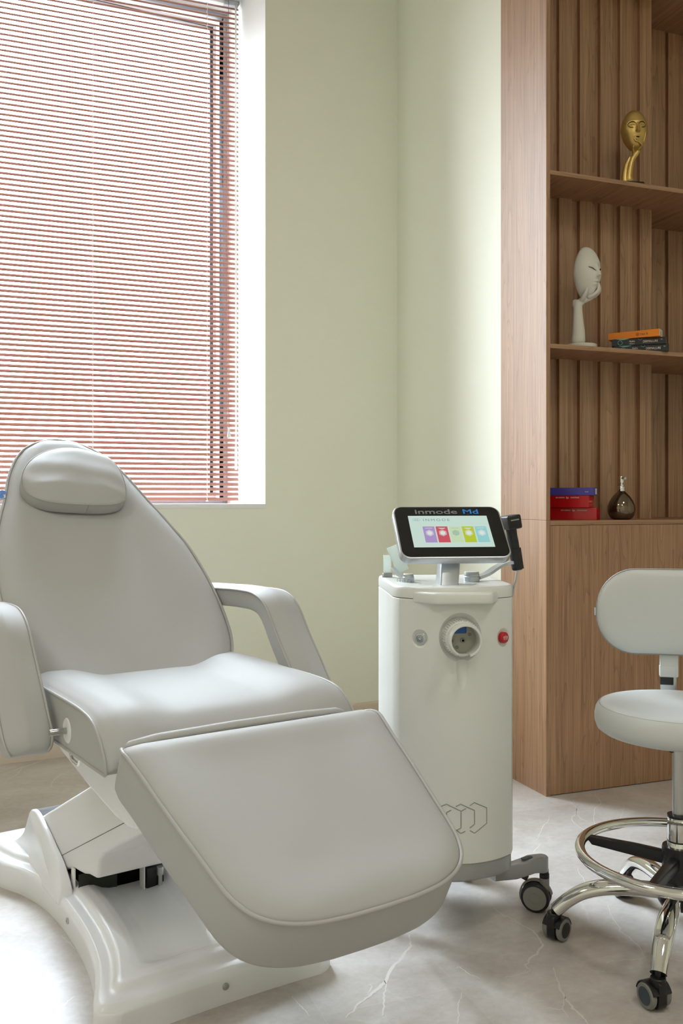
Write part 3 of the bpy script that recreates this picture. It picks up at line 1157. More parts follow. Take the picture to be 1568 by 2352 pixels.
def cut(o, cutters):
    for c in cutters:
        b = o.modifiers.new('cut', 'BOOLEAN')
        b.operation = 'DIFFERENCE'
        b.solver = 'EXACT'
        b.object = c
    dg = bpy.context.evaluated_depsgraph_get()
    me = bpy.data.meshes.new_from_object(o.evaluated_get(dg))
    o.modifiers.clear()
    old = o.data
    o.data = me
    bpy.data.meshes.remove(old)
    me.shade_smooth()
    me.set_sharp_from_angle(angle=R(30))
    nl = []
    cn_ = [c.vector.copy() for c in me.corner_normals]
    for pl in me.polygons:
        for li in pl.loop_indices:
            v = me.vertices[me.loops[li].vertex_index].co
            n_ = pl.normal
            an = Vector((v.x, v.y - FC, 0)).normalized()
            if abs(math.hypot(v.x, v.y - FC) - FR_) < .0008 and n_.dot(an) > .985:
                n_ = an
            elif abs(n_.z) < .2 and abs(v.x) > .13:
                n_ = cn_[li]
            elif abs(math.hypot(v.x, v.y - FC) - FR_) > .0008:
                n_ = cn_[li]
            nl.append(n_)
    me.normals_split_custom_set(nl)
    for c in cutters:
        d = c.data
        bpy.data.objects.remove(c)
        bpy.data.meshes.remove(d)


body = MB().prism(plan(), .19, .8155, .003).build('body', 'machine', mc, 30)
cs = [MB().lathe([(.044, -.014), (.060, .0015), (.07, .03)], 64, xf=on_front(*CONN)).build('c', 'machine_recess', mc),
      MB().lathe([(.0165, -.004), (.0235, .0005), (.035, .010)], 40, xf=on_front(*PWR)).build('c', 'machine', mc),
      MB().lathe([(.0155, -.004), (.0235, .0005), (.035, .010)], 40, xf=on_front(*STP)).build('c', 'machine', mc)]
mm_ = MB()
mm_.lathe([(.022 * math.sin(pi * i / 16) * (1 if i > 8 else 1), -.060 * math.cos(pi * i / 16)) for i in range(17)], 32, xf=on_front(.004, .656, .004) @ RX(-90) @ T(0, 0.0, 0) @ Matrix.Diagonal((.72, .42, 1, 1)))
cs.append(mm_.build('c', 'machine', mc))
cut(body, cs)
MB().prism(plan(.004), .15, .1895, .002).build('base_ring', 'grey', mc, 30)
MB().prism(plan(.05), .128, .149, .002).build('underside', 'grey', mc, 30)
lid = MB().prism(plan(), .8168, .845, .008, bev0=.001)
lid.build('lid', 'machine', mc, 30)
m = MB()
m.prism(round_poly([(-.062, -.200), (.030, -.205), (.062, -.14), (-.05, -.14)], .004), .8445, .8456, .0008)
m.build('mount_plate', 'machine', mc, 30)
# handle bar
hp = round_poly([(-.108, -.180), (-.108, -.2035), (-.062, -.256), (.072, -.256), (.098, -.205), (.098, -.170), (-.108, -.170)],
                [.001, .008, .018, .018, .008, .001, .001], 5)
MB().prism(hp, .8065, .834, .006).build('handle', 'machine', mc, 40)
# fibre connector
cn = MB()
xf = on_front(*CONN) @ T(0, 0, -.014)
cn.lathe([(.0395, 0), (.0410, .006), (.0410, .036), (.039, .0385), (.0350, .0385), (.0345, .0262)], 64, xf=xf)
for k in range(44):
    a = 2 * pi * k / 44
    cn.box(-.0013, .0013, .0405, .0432, .006, .034, .0006, xf=xf @ Matrix.Rotation(a, 4, 'Z'), seg=1)
cn.build('connector_collar', 'machine', mc, 30)
cn = MB()
rg = []
for i in range(57):
    a = R(-68) + R(316) * i / 56
    a = R(-72) + (2 * pi - R(50)) * i / 56
    c_, s_ = math.cos(a), math.sin(a)
    rg.append([(r_ * c_, r_ * s_, z_) for r_, z_ in ((.033, .02), (.0385, .02), (.0385, .056), (.0405, .056), (.0405, .060), (.0385, .060), (.0385, .070), (.0375, .072), (.0345, .072), (.033, .070))])
cn.skin(rg, xf=xf)
cn.build('connector_cup', 'machine', mc, 30)
cn = MB().lathe([(.0001, .0262), (.0405, .0262), (.0405, .0268), (.0001, .0268)], 48, xf=xf)
fp = cn.build('connector_face', 'machine_recess', mc, 30)
m = MB().box(-.026, .010, .012, .030, .0268, .0285, .002, xf=xf)
m.build('blue_socket', 'blue_tag', fp, 0)
m = MB()
for x, y in ((.018, .009), (-.012, -.021)):
    m.lathe([(.0042, .0268), (.0042, .0285), (.003, .029), (.0015, .028)], 16, xf=xf @ T(x, y, 0))
m.lathe([(.006, .0268), (.006, .030), (.003, .0302), (.0028, .028)], 20, xf=xf @ T(.002, -.005, 0))
m.lathe([(.006, .0268), (.006, .030), (.003, .0302), (.0028, .028)], 20, xf=xf @ T(-.026, -.005, 0))
m.build('contact_pin', 'caster_grey', fp, 30)
for x in (.002, -.026):
    MB().lathe([(.0029, .0281), (.0001, .0284)], 14, xf=xf @ T(x, -.005, 0)).build('contact_hole', 'dark', fp, 0)
# power button and stop button
xf = on_front(*PWR) @ T(0, 0, -.006)
pb = MB().lathe([(.0150, 0), (.0150, .0045), (.0140, .0055), (.0122, .0055), (.0118, .0045), (.0110, .0050), (.0001, .0056)], 40, xf=xf).build('power_button', 'silver', mc, 30)
m = MB()
m.tube([(.0078 * math.cos(2 * pi * i / 32), .0078 * math.sin(2 * pi * i / 32), .0056) for i in range(32)], .0005, 5, closed=True, xf=xf)
m.tube([(.0045 * math.cos(R(125 + 290 * i / 20)), .0045 * math.sin(R(125 + 290 * i / 20)), .0056) for i in range(21)], .0006, 5, xf=xf)
m.tube([(0, .0012, .0057), (0, .0062, .0057)], .0006, 5, xf=xf)
m.build('power_symbol', 'gasket', pb, 0)
xf = on_front(*STP) @ T(0, 0, -.006)
sb = MB().lathe([(.0135, 0), (.0135, .011), (.0122, .0130), (.009, .0136), (.0001, .014)], 40, xf=xf).build('stop_button', 'red_btn', mc, 30)
m = MB()
m.tube([(.0046 * math.cos(2 * pi * i / 28), .0046 * math.sin(2 * pi * i / 28), .0141) for i in range(28)], .0004, 5, closed=True, xf=xf)
m.tube([(.0034 * math.cos(R(90 + 120 * i)), .0034 * math.sin(R(90 + 120 * i)), .0141) for i in range(3)], .0004, 5, closed=True, xf=xf)
m.tube([(0, -.0008, .0142), (0, .0014, .0142)], .0004, 5, xf=xf)
for sg in (-1, 1):
    m.tube([(sg * .0068 * math.cos(R(-45 + 90 * i / 8)), .0068 * math.sin(R(-45 + 90 * i / 8)), .0139) for i in range(9)], .0004, 5, xf=xf)
    m.tube([(sg * .0084, .0012, .0136), (sg * .0068, .0030, .0138), (sg * .0052, .0012, .0139)], .0004, 5, xf=xf)
m.build('stop_symbol', 'white_ink', sb, 0)


# interlocked hexagon emblem
def hx(px, py):
    x = .067 + (px - 1115) * .001155
    z = .333 - (py - 1845) * .00103
    return (x, arc_y(x) - .0002, z)


m = MB()
for ln in ([(1076.7, 1849), (1086.5, 1842.6), (1114, 1858), (1114, 1893.6), (1086.9, 1913), (1077, 1906)],
           [(1047.5, 1850), (1057.6, 1844.5), (1086.9, 1860.6), (1086.9, 1892.5), (1076.7, 1900)],
           [(1018, 1850), (1028.5, 1844.5), (1058.2, 1860.6), (1058.2, 1899.2), (1030, 1914), (1002, 1898), (1002, 1860), (1012, 1854)],
           [(1058.2, 1860.6), (1068.5, 1855)], [(1047.8, 1903), (1057.8, 1911.5), (1067.2, 1907)], [(1038, 1858), (1029, 1863.5), (1029, 1889)]):
    P = []
    for a, b in zip(ln[:-1], ln[1:]):
        for i in range(5):
            P.append(hx(a[0] + (b[0] - a[0]) * i / 5, a[1] + (b[1] - a[1]) * i / 5))
    P.append(hx(*ln[-1]))
    m.tube(P, .00105, 6)
m.build('hexagon_emblem', 'caster_grey', mc, 0)

# screen on a leaning post
m = MB()
rings = []
for t in range(7):
    u = t / 6
    z = .845 + .092 * u
    yo = -.182 + .030 * u
    hwid = .0225 + .0015 * u
    cx = -.0155 + .012 * u
    rings.append([(p.x + cx, p.y + yo + .038, z) for p in round_poly([(-hwid, -.038), (hwid, -.038), (hwid, .03 - .02 * u), (-hwid, .03 - .02 * u)], .004, 3)])
m.skin(rings)
m.build('screen_post', 'silver', mc, 40)
SCX = T(-.006, -.148, .9675) @ RZ(4) @ RX(-44)
PW, PH = .274, .171


def rr(wd, ht, r_, n=7):
    return round_poly([(-wd / 2, -ht / 2), (wd / 2, -ht / 2), (wd / 2, ht / 2), (-wd / 2, ht / 2)], r_, n)


PX = SCX @ RX(90)
monitor = MB(PX).prism(rr(PW, PH, .024), -.012, .0105, .003).build('screen_housing', 'silver', mc, 30)
MB(PX).prism(rr(PW - .008, PH - .008, .021), .0104, .0112, .0004).build('screen_glass', 'black_gloss', monitor, 30)
lcd = MB(PX).box(-.1015, .0995, -.0515, .0515, .0112, .0114).build('display', 'lcd', monitor, 0)
m = MB(PX)
text_mesh(m, 'INMODE', .0115, T(-.066, .0335, .0116), 0, .0001, width=1.25, spacing=1.35)
for i in range(3):
    m.tube([(-.087 + .0052 * i + .0042 * math.cos(R(60 * k + 30)), .0378 + .0042 * math.sin(R(60 * k + 30)), .0116) for k in range(6)], .00035, 4, closed=True)
m.build('screen_heading', 'lcd_text', monitor, 0)
for i, c in enumerate(('violet', 'red', 'green', 'lime', 'cyan')):
    x0 = -.0705 + i * .0328
    ti = MB(PX).box(x0, x0 + .0295, -.0365, .0155, .0115, .0117).build('screen_tile', 'lcd_' + c, monitor, 0)
    m = MB(PX)
    mi = 0
    hexa = [(x0 + .01475 + .0098 * math.cos(R(60 * k + 30)), -.006 + .0098 * math.sin(R(60 * k + 30)), .0119) for k in range(6)]
    if c == 'green':
        m.add(hexa, [tuple(range(6))])
    else:
        m.tube(hexa, .0006, 4, closed=True)
        h2 = [(x0 + .01475 + (q[0] - x0 - .01475) * .78, -.006 + (q[1] + .006) * .78, .0119) for q in hexa]
        m.add(h2, [tuple(range(6))])
    m.box(x0 + .006, x0 + .0235, .0095, .0108, .0118, .0119)
    if c in ('red', 'lime'):
        m.box(x0 + .009, x0 + .0205, .0068, .0080, .0118, .0119)
    m.build('tile_icon', 'lcd_shade' if c == 'green' else 'lcd_white', monitor, 0)
m = MB(PX)
text_mesh(m, 'inmode', .0215, T(-.0830, .0575, .0116), 0, .0016, width=1.68, spacing=1.0, bevel=.0003)
m.build('bezel_lettering', 'logo_grey', monitor, 0)
m = MB(PX)
text_mesh(m, 'Md', .0215, T(.0395, .0575, .0116), 0, .0016, width=1.50, spacing=1.02, bevel=.0004)
m.build('bezel_lettering', 'logo_blue', monitor, 0)

# holders on the lid
m = MB(T(.064, -.068, .845)).lathe([(.0205, 0), (.0205, .012), (.0195, .0135), (.0195, .019), (.018, .020), (.0001, .020)], 40)
kn = m.build('holder_knob', 'silver', mc, 30)
MB(T(.064, -.068, .8648)).lathe([(.0188, 0), (.0188, .0035), (.0175, .0045), (.0001, .0045)], 40).build('knob_cap', 'machine', kn, 30)
m = MB()
P = spline([(.080, -.062, .853), (.110, -.040, .861), (.145, -.008, .876), (.172, .012, .884), (.196, .026, .886)], 5)
rings = []
for i, p in enumerate(P):
    t = (P[min(i + 1, len(P) - 1)] - P[max(i - 1, 0)]).normalized()
    s_ = Vector((t.y, -t.x, 0)).normalized()
    u_ = Vector((0, 0, 1))
    rings.append([p + s_ * a + u_ * b for a, b in ((-.010, -.004), (.010, -.004), (.010, .004), (-.010, .004))])
m.skin(rings)
arm_ = m.build('holder_arm', 'silver', mc, 30)
ax = Vector((-.016, -.002, .100)).normalized()
HB = T(.209, .030, .868) @ Vector((0, 0, 1)).rotation_difference(ax).to_matrix().to_4x4()
m = MB(HB)
rg = []
for i in range(25):
    a = R(-70) + R(320) * i / 24
    a = R(-125) + R(250) * i / 24
    rg.append([(r_ * math.cos(a), r_ * math.sin(a), z_) for r_, z_ in ((.0152, .0), (.0180, .0), (.0180, .056), (.0152, .056))])
m.skin(rg)
m.build('holder_clip', 'black', arm_, 40)
m = MB(T(-.100, -.080, .845)).lathe([(.0145, 0), (.0145, .012), (.0135, .0135), (.0135, .017), (.0001, .018)], 32)
kn = m.build('holder_knob', 'silver', mc, 30)
MB(T(-.100, -.080, .8625)).lathe([(.0133, 0), (.0133, .0025), (.012, .0035), (.0001, .0035)], 32).build('knob_cap', 'machine', kn, 30)
m = MB()
m.skin([[(x + a, y, z + b) for a, b in ((-.004, -.004), (.004, -.004), (.004, .004), (-.004, .004))] for x, y, z in ((-.108, -.072, .852), (-.120, -.03, .862), (-.128, .01, .874))])
la = m.build('holder_arm', 'silver', mc, 30)
m = MB(T(-.114, .015, .898) @ RZ(12) @ RY(-21) @ RX(-12))
m.box(-.0165, .0165, -.002, .002, -.036, .036, .0012)
m.build('screen_guard', 'frosted', mc, 30)
m = MB(T(-.134, .075, .876) @ RZ(20))
m.box(-.011, .011, -.002, .002, -.034, .028, .001)
gp = m.build('rear_guard', 'frosted', mc, 30)
m = MB(T(-.134, .073, .851) @ RZ(20))
m.box(-.0125, .0125, -.006, .006, -.007, .005, .001)
m.build('guard_foot', 'grey', gp, 30)
m = MB()
for i in range(6):
    m.tube([(-.122 + .005 * i + .0045 * math.cos(2 * pi * k / 10), -.065 - .008 * i, .8485 + .0045 * math.sin(2 * pi * k / 10)) for k in range(10)], .0009, 5, closed=True)
m.build('coiled_lead', 'silver', mc, 40)

# handpiece resting in the holder, with its lead
hpz = thing('laser_handpiece', 'black handpiece resting in the clip beside the screen', 'handpiece', (1.092, 2.159, 0), -16.11)
m = MB(HB)
m.lathe([(.0062, -.003), (.0120, -.003), (.0138, 0), (.0146, .006), (.0146, .070), (.0138, .090), (.0145, .105), (.0150, .110)], 32)
m.build('grip', 'black', hpz, 35)
m = MB(HB @ RZ(12))
m.box(-.020, .020, -.030, .018, .108, .1455, .005, seg=3)
hd = m.build('head', 'black', hpz, 35)
MB(HB @ RZ(12)).box(-.012, .012, -.0306, -.0300, .131, .1345, .0002).build('head_slot', 'caster_grey', hd, 0)
m = MB(HB)
m.lathe([(.0125, -.0035), (.0125, -.002), (.009, -.002), (.009, -.0035)], 28, closed=True)
m.build('end_ring', 'steel', hpz, 30)
m = MB()
m.tube(spline([(.2085, .030, .868), (.207, .032, .845), (.203, .040, .82), (.20, .06, .78), (.185, .12, .70), (.165, .16, .60), (.1505, .163, .50)], 6), .0028, 8)
m.build('lead', 'silver', hpz, 60)

# legs with castors
def caster_leg(sx, sy, yaw, stem):
    root = Vector((.100 * sx, -.135, 0)) if sy < 0 else Vector((.11 * sx, .12, 0))
    tip = Vector((stem[0], stem[1], 0))
    d = (tip - root)
    m = MB()
    rings = []
    for t, zc, hh, hwid in ((0, .128, .017, .016), (.40, .122, .018, .016), (.58, .124, .018, .0165), (.74, .1275, .0185, .0175), (.93, .1245, .0185, .0185)):
        p = root + d * t
        s_ = Vector((-d.y, d.x, 0)).normalized()
        rings.append([p + s_ * (q.x) + Vector((0, 0, zc + q.y)) for q in round_poly([(-hwid, -hh), (hwid, -hh), (hwid, hh), (-hwid, hh)], .004, 3)])
    m.skin(rings)
    m.lathe([(.0186, .106), (.0186, .140), (.016, .143)], 24, xf=T(*(root + d * .93).to_tuple()))
    lg = m.build('caster_arm', 'grey', mc, 40)
    sl_ = root + d * .66
    m = MB(T(sl_.x, sl_.y, .1445) @ Matrix.Rotation(math.atan2(d.y, d.x), 4, 'Z'))
    m.prism(round_poly([(-.017, -.0065), (.017, -.0065), (.017, .0065), (-.017, .0065)], .006), 0, .0025, .0008)
    m.build('slot', 'gasket', lg, 30)
    c = thing('caster', '', '', (stem[0], stem[1], 0), yaw)
    del c['label'], c['category']
    c.parent = mc
    c.rotation_euler = (0, 0, R(yaw))
    m = MB()
    m.lathe([(.011, .084), (.0125, .086), (.0125, .096), (.0108, .098), (.0108, .108)], 24)
    m.build('stem', 'rubber', c, 30)
    AX = RX(-90)
    for sg in (-1, 1):
        m = MB(T(-.021, sg * .015, .0375) @ AX)
        m.lathe([(.02, -.008), (.0335, -.008), (.0365, -.0055), (.0375, 0), (.0365, .0055), (.0335, .008), (.0305, .0086), (.02, .0086)], 44)
        wh = m.build('wheel', 'rubber', c, 40)
        m = MB(T(-.021, sg * .0238, .0375) @ AX)
        m.lathe([(.0298, -.001), (.0295, .0008), (.0135, .0012), (.0132, .0005), (.0128, .0012), (.0001, .0013)] if sg > 0 else
                [(.0298, .001), (.0295, -.0008), (.0135, -.0012), (.0132, -.0005), (.0128, -.0012), (.0001, -.0013)], 40)
        m.build('hub_cap', 'caster_grey', c, 30)
    m = MB()
    rg = []
    for i in range(17):
        a = R(12) + R(190) * i / 16
        rg.append([(-.021 + r_ * math.cos(a), y_, .0375 + r_ * math.sin(a)) for r_, y_ in ((.0385, -.0065), (.0425, -.0055), (.0425, .0055), (.0385, .0065))])
    m.skin(rg)
    m.box(-.021 - .03, .008, -.005, .005, .030, .055, .002)
    m.lathe([(.0115, .050), (.0125, .065), (.0125, .086)], 24)
    m.build('fork', 'caster_grey', c, 40)
    m = MB(T(-.050, -.006, .083) @ RY(24))
    m.box(-.024, .010, -.012, .012, -.004, .004, .003)
    for k in range(4):
        m.box(-.022 + k * .006, -.019 + k * .006, -.011, .011, .003, .006, .001)
    m.build('brake_lever', 'black', c, 40)


caster_leg(1, -1, -26, (.252, -.072))
caster_leg(-1, -1, 200, (-.235, -.06))
caster_leg(1, 1, 60, (.10, .19))
caster_leg(-1, 1, 140, (-.13, .19))

# ------------------------------------------------------------------ stool
st = thing('drafting_stool', 'white round stool with backrest, foot ring and chrome castor base', 'stool', (1.4925, 1.733, 0))
m = MB()
prof = [(.0001, .505), (.15, .505), (.172, .507), (.184, .515), (.1895, .530), (.190, .545), (.187, .560), (.1805, .5705), (.1785, .5692), (.176, .573), (.15, .5755), (.10, .5745), (.05, .5735), (.0001, .573)]
m.lathe(prof, 72)
seat = m.build('seat', 'stool_vinyl', st, 60)
m = MB()
m.tube([(.1795 * math.cos(2 * pi * i / 72), .1795 * math.sin(2 * pi * i / 72), .5705) for i in range(72)], .0011, 5, closed=True)
m.build('seam', 'piping', seat, 60)
m = MB()
m.lathe([(.0245, .478), (.0245, .497), (.05, .498), (.055, .5045)], 28)
m.box(-.11, .11, -.05, .05, .4985, .5045, .002)
m.tube([(0, -.02, .49), (-.03, -.035, .489), (-.060, -.045, .487)], [.006, .006, .009], 10)
m.build('seat_mechanism', 'black', st, 35)
m = MB()
m.lathe([(.0142, .30), (.0142, .480)], 32)
m.build('gas_piston', 'steel', st, 35)
m = MB()
m.lathe([(.0255, .20), (.0255, .255), (.0245, .257), (.0255, .259), (.0255, .312), (.023, .316), (.0145, .3165)], 36)
cl_ = m.build('column', 'chrome', st, 30)
MB().lathe([(.0257, .312), (.0257, .3175), (.016, .3195), (.0144, .3195)], 36).build('column_cap', 'black', cl_, 30)
MB().lathe([(.0259, .2555), (.0259, .2585)], 36).build('column_seal', 'black', cl_, 30)
m = MB()
m.lathe([(.0258, .245), (.036, .245), (.0375, .24), (.0375, .165), (.047, .155), (.049, .12), (.04, .105), (.0001, .105)], 40)
m.build('hub', 'black', st, 35)
RR = .2235
m = MB()
m.tube([(RR * math.cos(2 * pi * i / 96), RR * math.sin(2 * pi * i / 96), .221) for i in range(96)], .0125, 14, closed=True)
fr = m.build('foot_ring', 'chrome', st, 60)
for k in range(4):
    a = 221 - 7 + 90 * k
    m = MB(RZ(a))
    m.skin([[(x, q.x, z + q.y) for q in round_poly([(-w_, -h_), (w_, -h_), (w_, h_), (-w_, h_)], .003, 2)] for x, z, w_, h_ in ((.034, .212, .012, .014), (.10, .214, .0115, .013), (.205, .2145, .010, .010), (.2135, .2185, .009, .006))])
    m.build('ring_spoke', 'black', fr, 40)
for k in range(5):
    a = 149.2 + 72 * k
    m = MB(RZ(a))
    pts = [(.040, .137), (.09, .138), (.145, .137), (.185, .131), (.220, .119), (.252, .098), (.280, .072)]
    P = spline(pts, 4)
    rings = []
    for i, p in enumerate(P):
        t = (P[min(i + 1, len(P) - 1)] - P[max(i - 1, 0)]).normalized()
        nx, nz = -t.y, t.x
        u = i / (len(P) - 1)
        hw_ = .0155 + .006 * math.sin(pi * min(1, u * 1.05)) + .002 * u
        hh_ = .019 - .003 * u
        rings.append([(p.x + nx * hh_ * math.sin(b) , hw_ * math.cos(b), p.y + nz * hh_ * math.sin(b)) for b in [2 * pi * j / 20 for j in range(20)]])
    m.skin(rings)
    m.build('leg', 'chrome', st, 60)
    c = bpy.data.objects.new('caster', None)
    COL.objects.link(c)
    c.parent = st
    ca = math.cos(R(a)); sa = math.sin(R(a))
    c.location = (.284 * ca, .284 * sa, 0)
    c.rotation_euler = (0, 0, R((204, 271, 20, 150, 250)[k]))
    m = MB()
    m.lathe([(.0145, .050), (.0160, .053), (.0160, .066), (.0145, .0675), (.006, .068), (.006, .082)], 24)
    m.prism(round_poly([(-.034, .004), (.016, .004), (.016, .062), (-.012, .062), (-.034, .045)], [.012, .014, .006, .02, .016], 6), -.0105, .0105, .002, xf=RX(90))
    rg = []
    for i in range(13):
        b = R(20) + R(150) * i / 12
        rg.append([(-.012 + r_ * math.cos(b), y_, .027 + r_ * math.sin(b)) for r_, y_ in ((.0275, -.0235), (.0300, -.0225), (.0300, .0225), (.0275, .0235))])
    m.skin(rg)
    m.build('hood', 'black', c, 40)
    for sg in (-1, 1):
        m = MB(T(-.012, sg * .0185, .027) @ RX(-90))
        m.lathe([(.016, -.0065), (.024, -.0065), (.0262, -.004), (.0270, 0), (.0262, .004), (.024, .0065), (.0185, .0068), (.016, .0066)], 36)
        wh = m.build('wheel', 'tyre_grey', c, 40)
        m = MB(T(-.012, sg * .0252, .027) @ RX(-90))
        m.lathe([(.0185, -.0005), (.018, .0004), (.0001, .0008)] if sg > 0 else [(.0185, .0005), (.018, -.0004), (.0001, -.0008)], 32)
        m.build('wheel_disc', 'disc_blue' if k == 1 else 'rubber', c, 30)
# backrest on its flat bracket behind the seat
BR = RZ(-34.8)
hw2, hh2 = .180, .109
ol = round_poly([(-hw2, -hh2), (hw2, -hh2), (hw2, hh2), (-hw2, hh2)], .100, 12)
fine = []
for i in range(len(ol)):
    a, b = ol[i], ol[(i + 1) % len(ol)]
    n_ = max(1, int((b - a).length / .02))
    fine += [a + (b - a) * k / n_ for k in range(n_)]


def bend(q):
    return Vector((q.x, .222 - 1.0 * q.x * q.x - q.z, .7655 + q.y))


m = MB(BR)
m.pad(fine, [(.012, -.022), (.004, -.019), (0, -.012), (0, .014), (.0015, .017), (.004, .0195), (.010, .024), (.022, .0275), (.05, .029)], ((.7, .029), (.4, .029), (.1, .029)), deform=bend)
bkr = m.build('backrest', 'stool_vinyl', st, 60)
m = MB(BR)
m.tube([bend(Vector((q.x, q.y, .016))) for q in offset(fine, -.0005)], .0011, 6, closed=True)
m.build('seam', 'caster_grey', bkr, 60)
m = MB(BR)
m.box(-.002, .002, -.002, .002, -.012, .008, .001, xf=T(-.184, .2, .765))
m.build('zip_pull', 'silver', bkr, 30)
m = MB(BR)
m.box(-.0225, .0225, .214, .234, .597, .68, .004)
m.box(-.0235, .016, .2125, .2355, .597, .627, .003)
m.build('bracket_sleeve', 'stool_vinyl', st, 35)
MB(BR).box(-.0225, .010, .212, .236, .578, .598, .002).build('bracket_grip', 'black', st, 30)
m = MB(BR)
m.box(-.0215, .0185, .219, .229, .505, .62, .002)
m.skin([[(x, y, z) for x, z in ((-.0215, .4985), (.0185, .4985), (.0185, .5045), (-.0215, .5045))] for y in (.03, .222)])
m.box(-.0215, .0185, .212, .229, .4985, .515, .003)
m.build('bracket', 'steel', st, 30)
# ------------------------------------------------------------------ treatment chair
ch = thing('treatment_chair', 'white reclining treatment chair with padded arms and leg rest', 'treatment chair', (.443, 1.909, 0), 13.39)


def interp(tab, x):
    if x <= tab[0][0]:
        return tab[0][1]
    for (a, b), (c, d) in zip(tab[:-1], tab[1:]):
        if x <= c:
            t = (x - a) / (c - a)
            return b + (d - b) * t
    return tab[-1][1]


def sstep(a, b, x):
    t = min(1, max(0, (x - a) / (b - a)))
    return t * t * (3 - 2 * t)


# moulded base plate: waisted plan, low rim, raised ridge, sunken middle
wt = [Vector(p) for p in spline([(-.03, .228), (-.022, .247), (-.010, .262), (.006, .2685), (.04, .260), (.10, .234), (.18, .209), (.30, .189), (.44, .178), (.56, .177), (.66, .186), (.75, .207), (.84, .243), (.94, .266), (1.04, .268), (1.08, .25)], 8)]
wtab = [(p.x, p.y) for p in wt]
htab = [(0, .056), (.004, .062), (.010, .066), (.030, .067), (.036, .069), (.043, .0775), (.050, .0805), (.070, .081), (.085, .078), (.105, .067), (.125, .061), (.15, .059), (.3, .057)]
NY, NX = 190, 130
V, F = [], []
for j in range(NY + 1):
    v = j / NY
    y = -.03 + 1.11 * v
    w_ = interp(wtab, y)
    w1 = interp(wtab, y + .01); w0 = interp(wtab, y - .01)
    k_ = 1 / math.sqrt(1 + ((w1 - w0) / .02) ** 2)
    k_ = max(k_, .55)
    for i in range(NX + 1):
        u = -1 + 2 * i / NX
        u = u * (1.25 - .25 * u * u) if abs(u) < 1 else u
        x = u * w_
        fy = -.012 * (x / .265) ** 2 + .004 if y < .2 else 0
        yy = y + fy * (1 - sstep(0, .2, y + .03))
        dx = (w_ - abs(x)) * k_
        dy = (y + .03) * .85
        dr = (1.08 - y)
        # gentle ramp at the front, sharper ridge along the sides
        d = -math.log(math.exp(-60 * dx) + math.exp(-60 * dy) + math.exp(-60 * dr)) / 60
        d = max(0, min(d + .002, min(dx, dy, dr)))
        V.append((x, yy, interp(htab, d)))
for j in range(NY):
    for i in range(NX):
        a = j * (NX + 1) + i
        F.append((a, a + 1, a + NX + 2, a + NX + 1))
rimi = [i for i in range(NX + 1)] + [j * (NX + 1) + NX for j in range(1, NY + 1)] + [NY * (NX + 1) + i for i in range(NX - 1, -1, -1)] + [j * (NX + 1) for j in range(NY - 1, 0, -1)]
prev = rimi
nr_ = len(rimi)
for sc, dz, dy_ in ((1.006, -.006, -.0015), (1.008, -.014, -.002), (1.010, -.035, -.0025), (1.012, None, -.003)):
    n0 = len(V)
    for q in rimi:
        x, y, z = V[q]
        V.append((x * sc, y + (dy_ if y < .1 else 0), 0.0 if dz is None else z + dz))
    cur = [n0 + k for k in range(nr_)]
    for k in range(nr_):
        k2 = (k + 1) % nr_
        F.append((prev[k2], prev[k], cur[k], cur[k2]))
    prev = cur
F.append(tuple(prev))
base = MB().add(V, F).build('base', 'plastic', ch, 80)
for (x, y, z, rot) in ((-.0, -.0285, .036, 90), (-.1805, .455, .036, 0)):
    xf_ = T(x, y, z) @ (RX(90) if rot else RY(-90) @ RX(0))
    MB().lathe([(.0075, -.004), (.0075, .001), (.0060, .0022), (.003, .0022), (.0028, .0008), (.0001, .0008)], 20, xf=xf_).build('screw', 'steel', base, 30)

# housing at the back of the base: two fins joined by a rear wall
fin = spline([(.522, .055), (.532, .080), (.565, .106), (.606, .128), (.657, .144), (.70, .160), (.755, .177), (.81, .191), (.85, .190), (.880, .174), (.893, .145), (.905, .110), (.945, .082), (.98, .066)], 3) + [Vector((.98, .05)), Vector((.522, .05))]
m = MB()


def fin_skin(m, sx):
    rings = []
    for xo, sc, lift in ((-.003, .0, 0), (0, 1, 0), (.008, 1, 0), (.011, 0, 0)):
        rings.append(None)
    prof = [Vector(p) for p in fin]
    if area2(prof) < 0:
        prof.reverse()
    lay = [(-.178, .003), (-.1805, .0), (-.1805, 0.0), (-.167, 0.0), (-.165, .003)]
    R_ = []
    for x, ins in ((-.1560, .005), (-.1540, .0015), (-.1515, 0), (-.1440, 0), (-.1420, .0015)):
        o = offset(prof, ins) if ins else prof
        # the fin flares outwards towards the floor
        R_.append([(sx * (-x - 0) * -1 * (1 + .20 * (max(0, .17 - q.y) / .12) ** 1.5 * (1 if x < -.15 else .12)), q.x, q.y) for q in o])
    m.skin(R_)


fin_skin(m, 1)
fin_skin(m, -1)
m.skin([[(x, y, z) for x in (-.17, .17) for _ in (0,)] for y, z in ()] or [[(-.150, .875, .05), (.150, .875, .05), (.150, .905, .05), (-.150, .905, .05)],
                                                                       [(-.150, .868, .172), (.150, .868, .172), (.150, .892, .150), (-.150, .892, .150)],
                                                                       [(-.150, .845, .1905), (.150, .845, .1905), (.150, .880, .174), (-.150, .880, .174)]])
m.build('lift_housing', 'plastic', ch, 35)

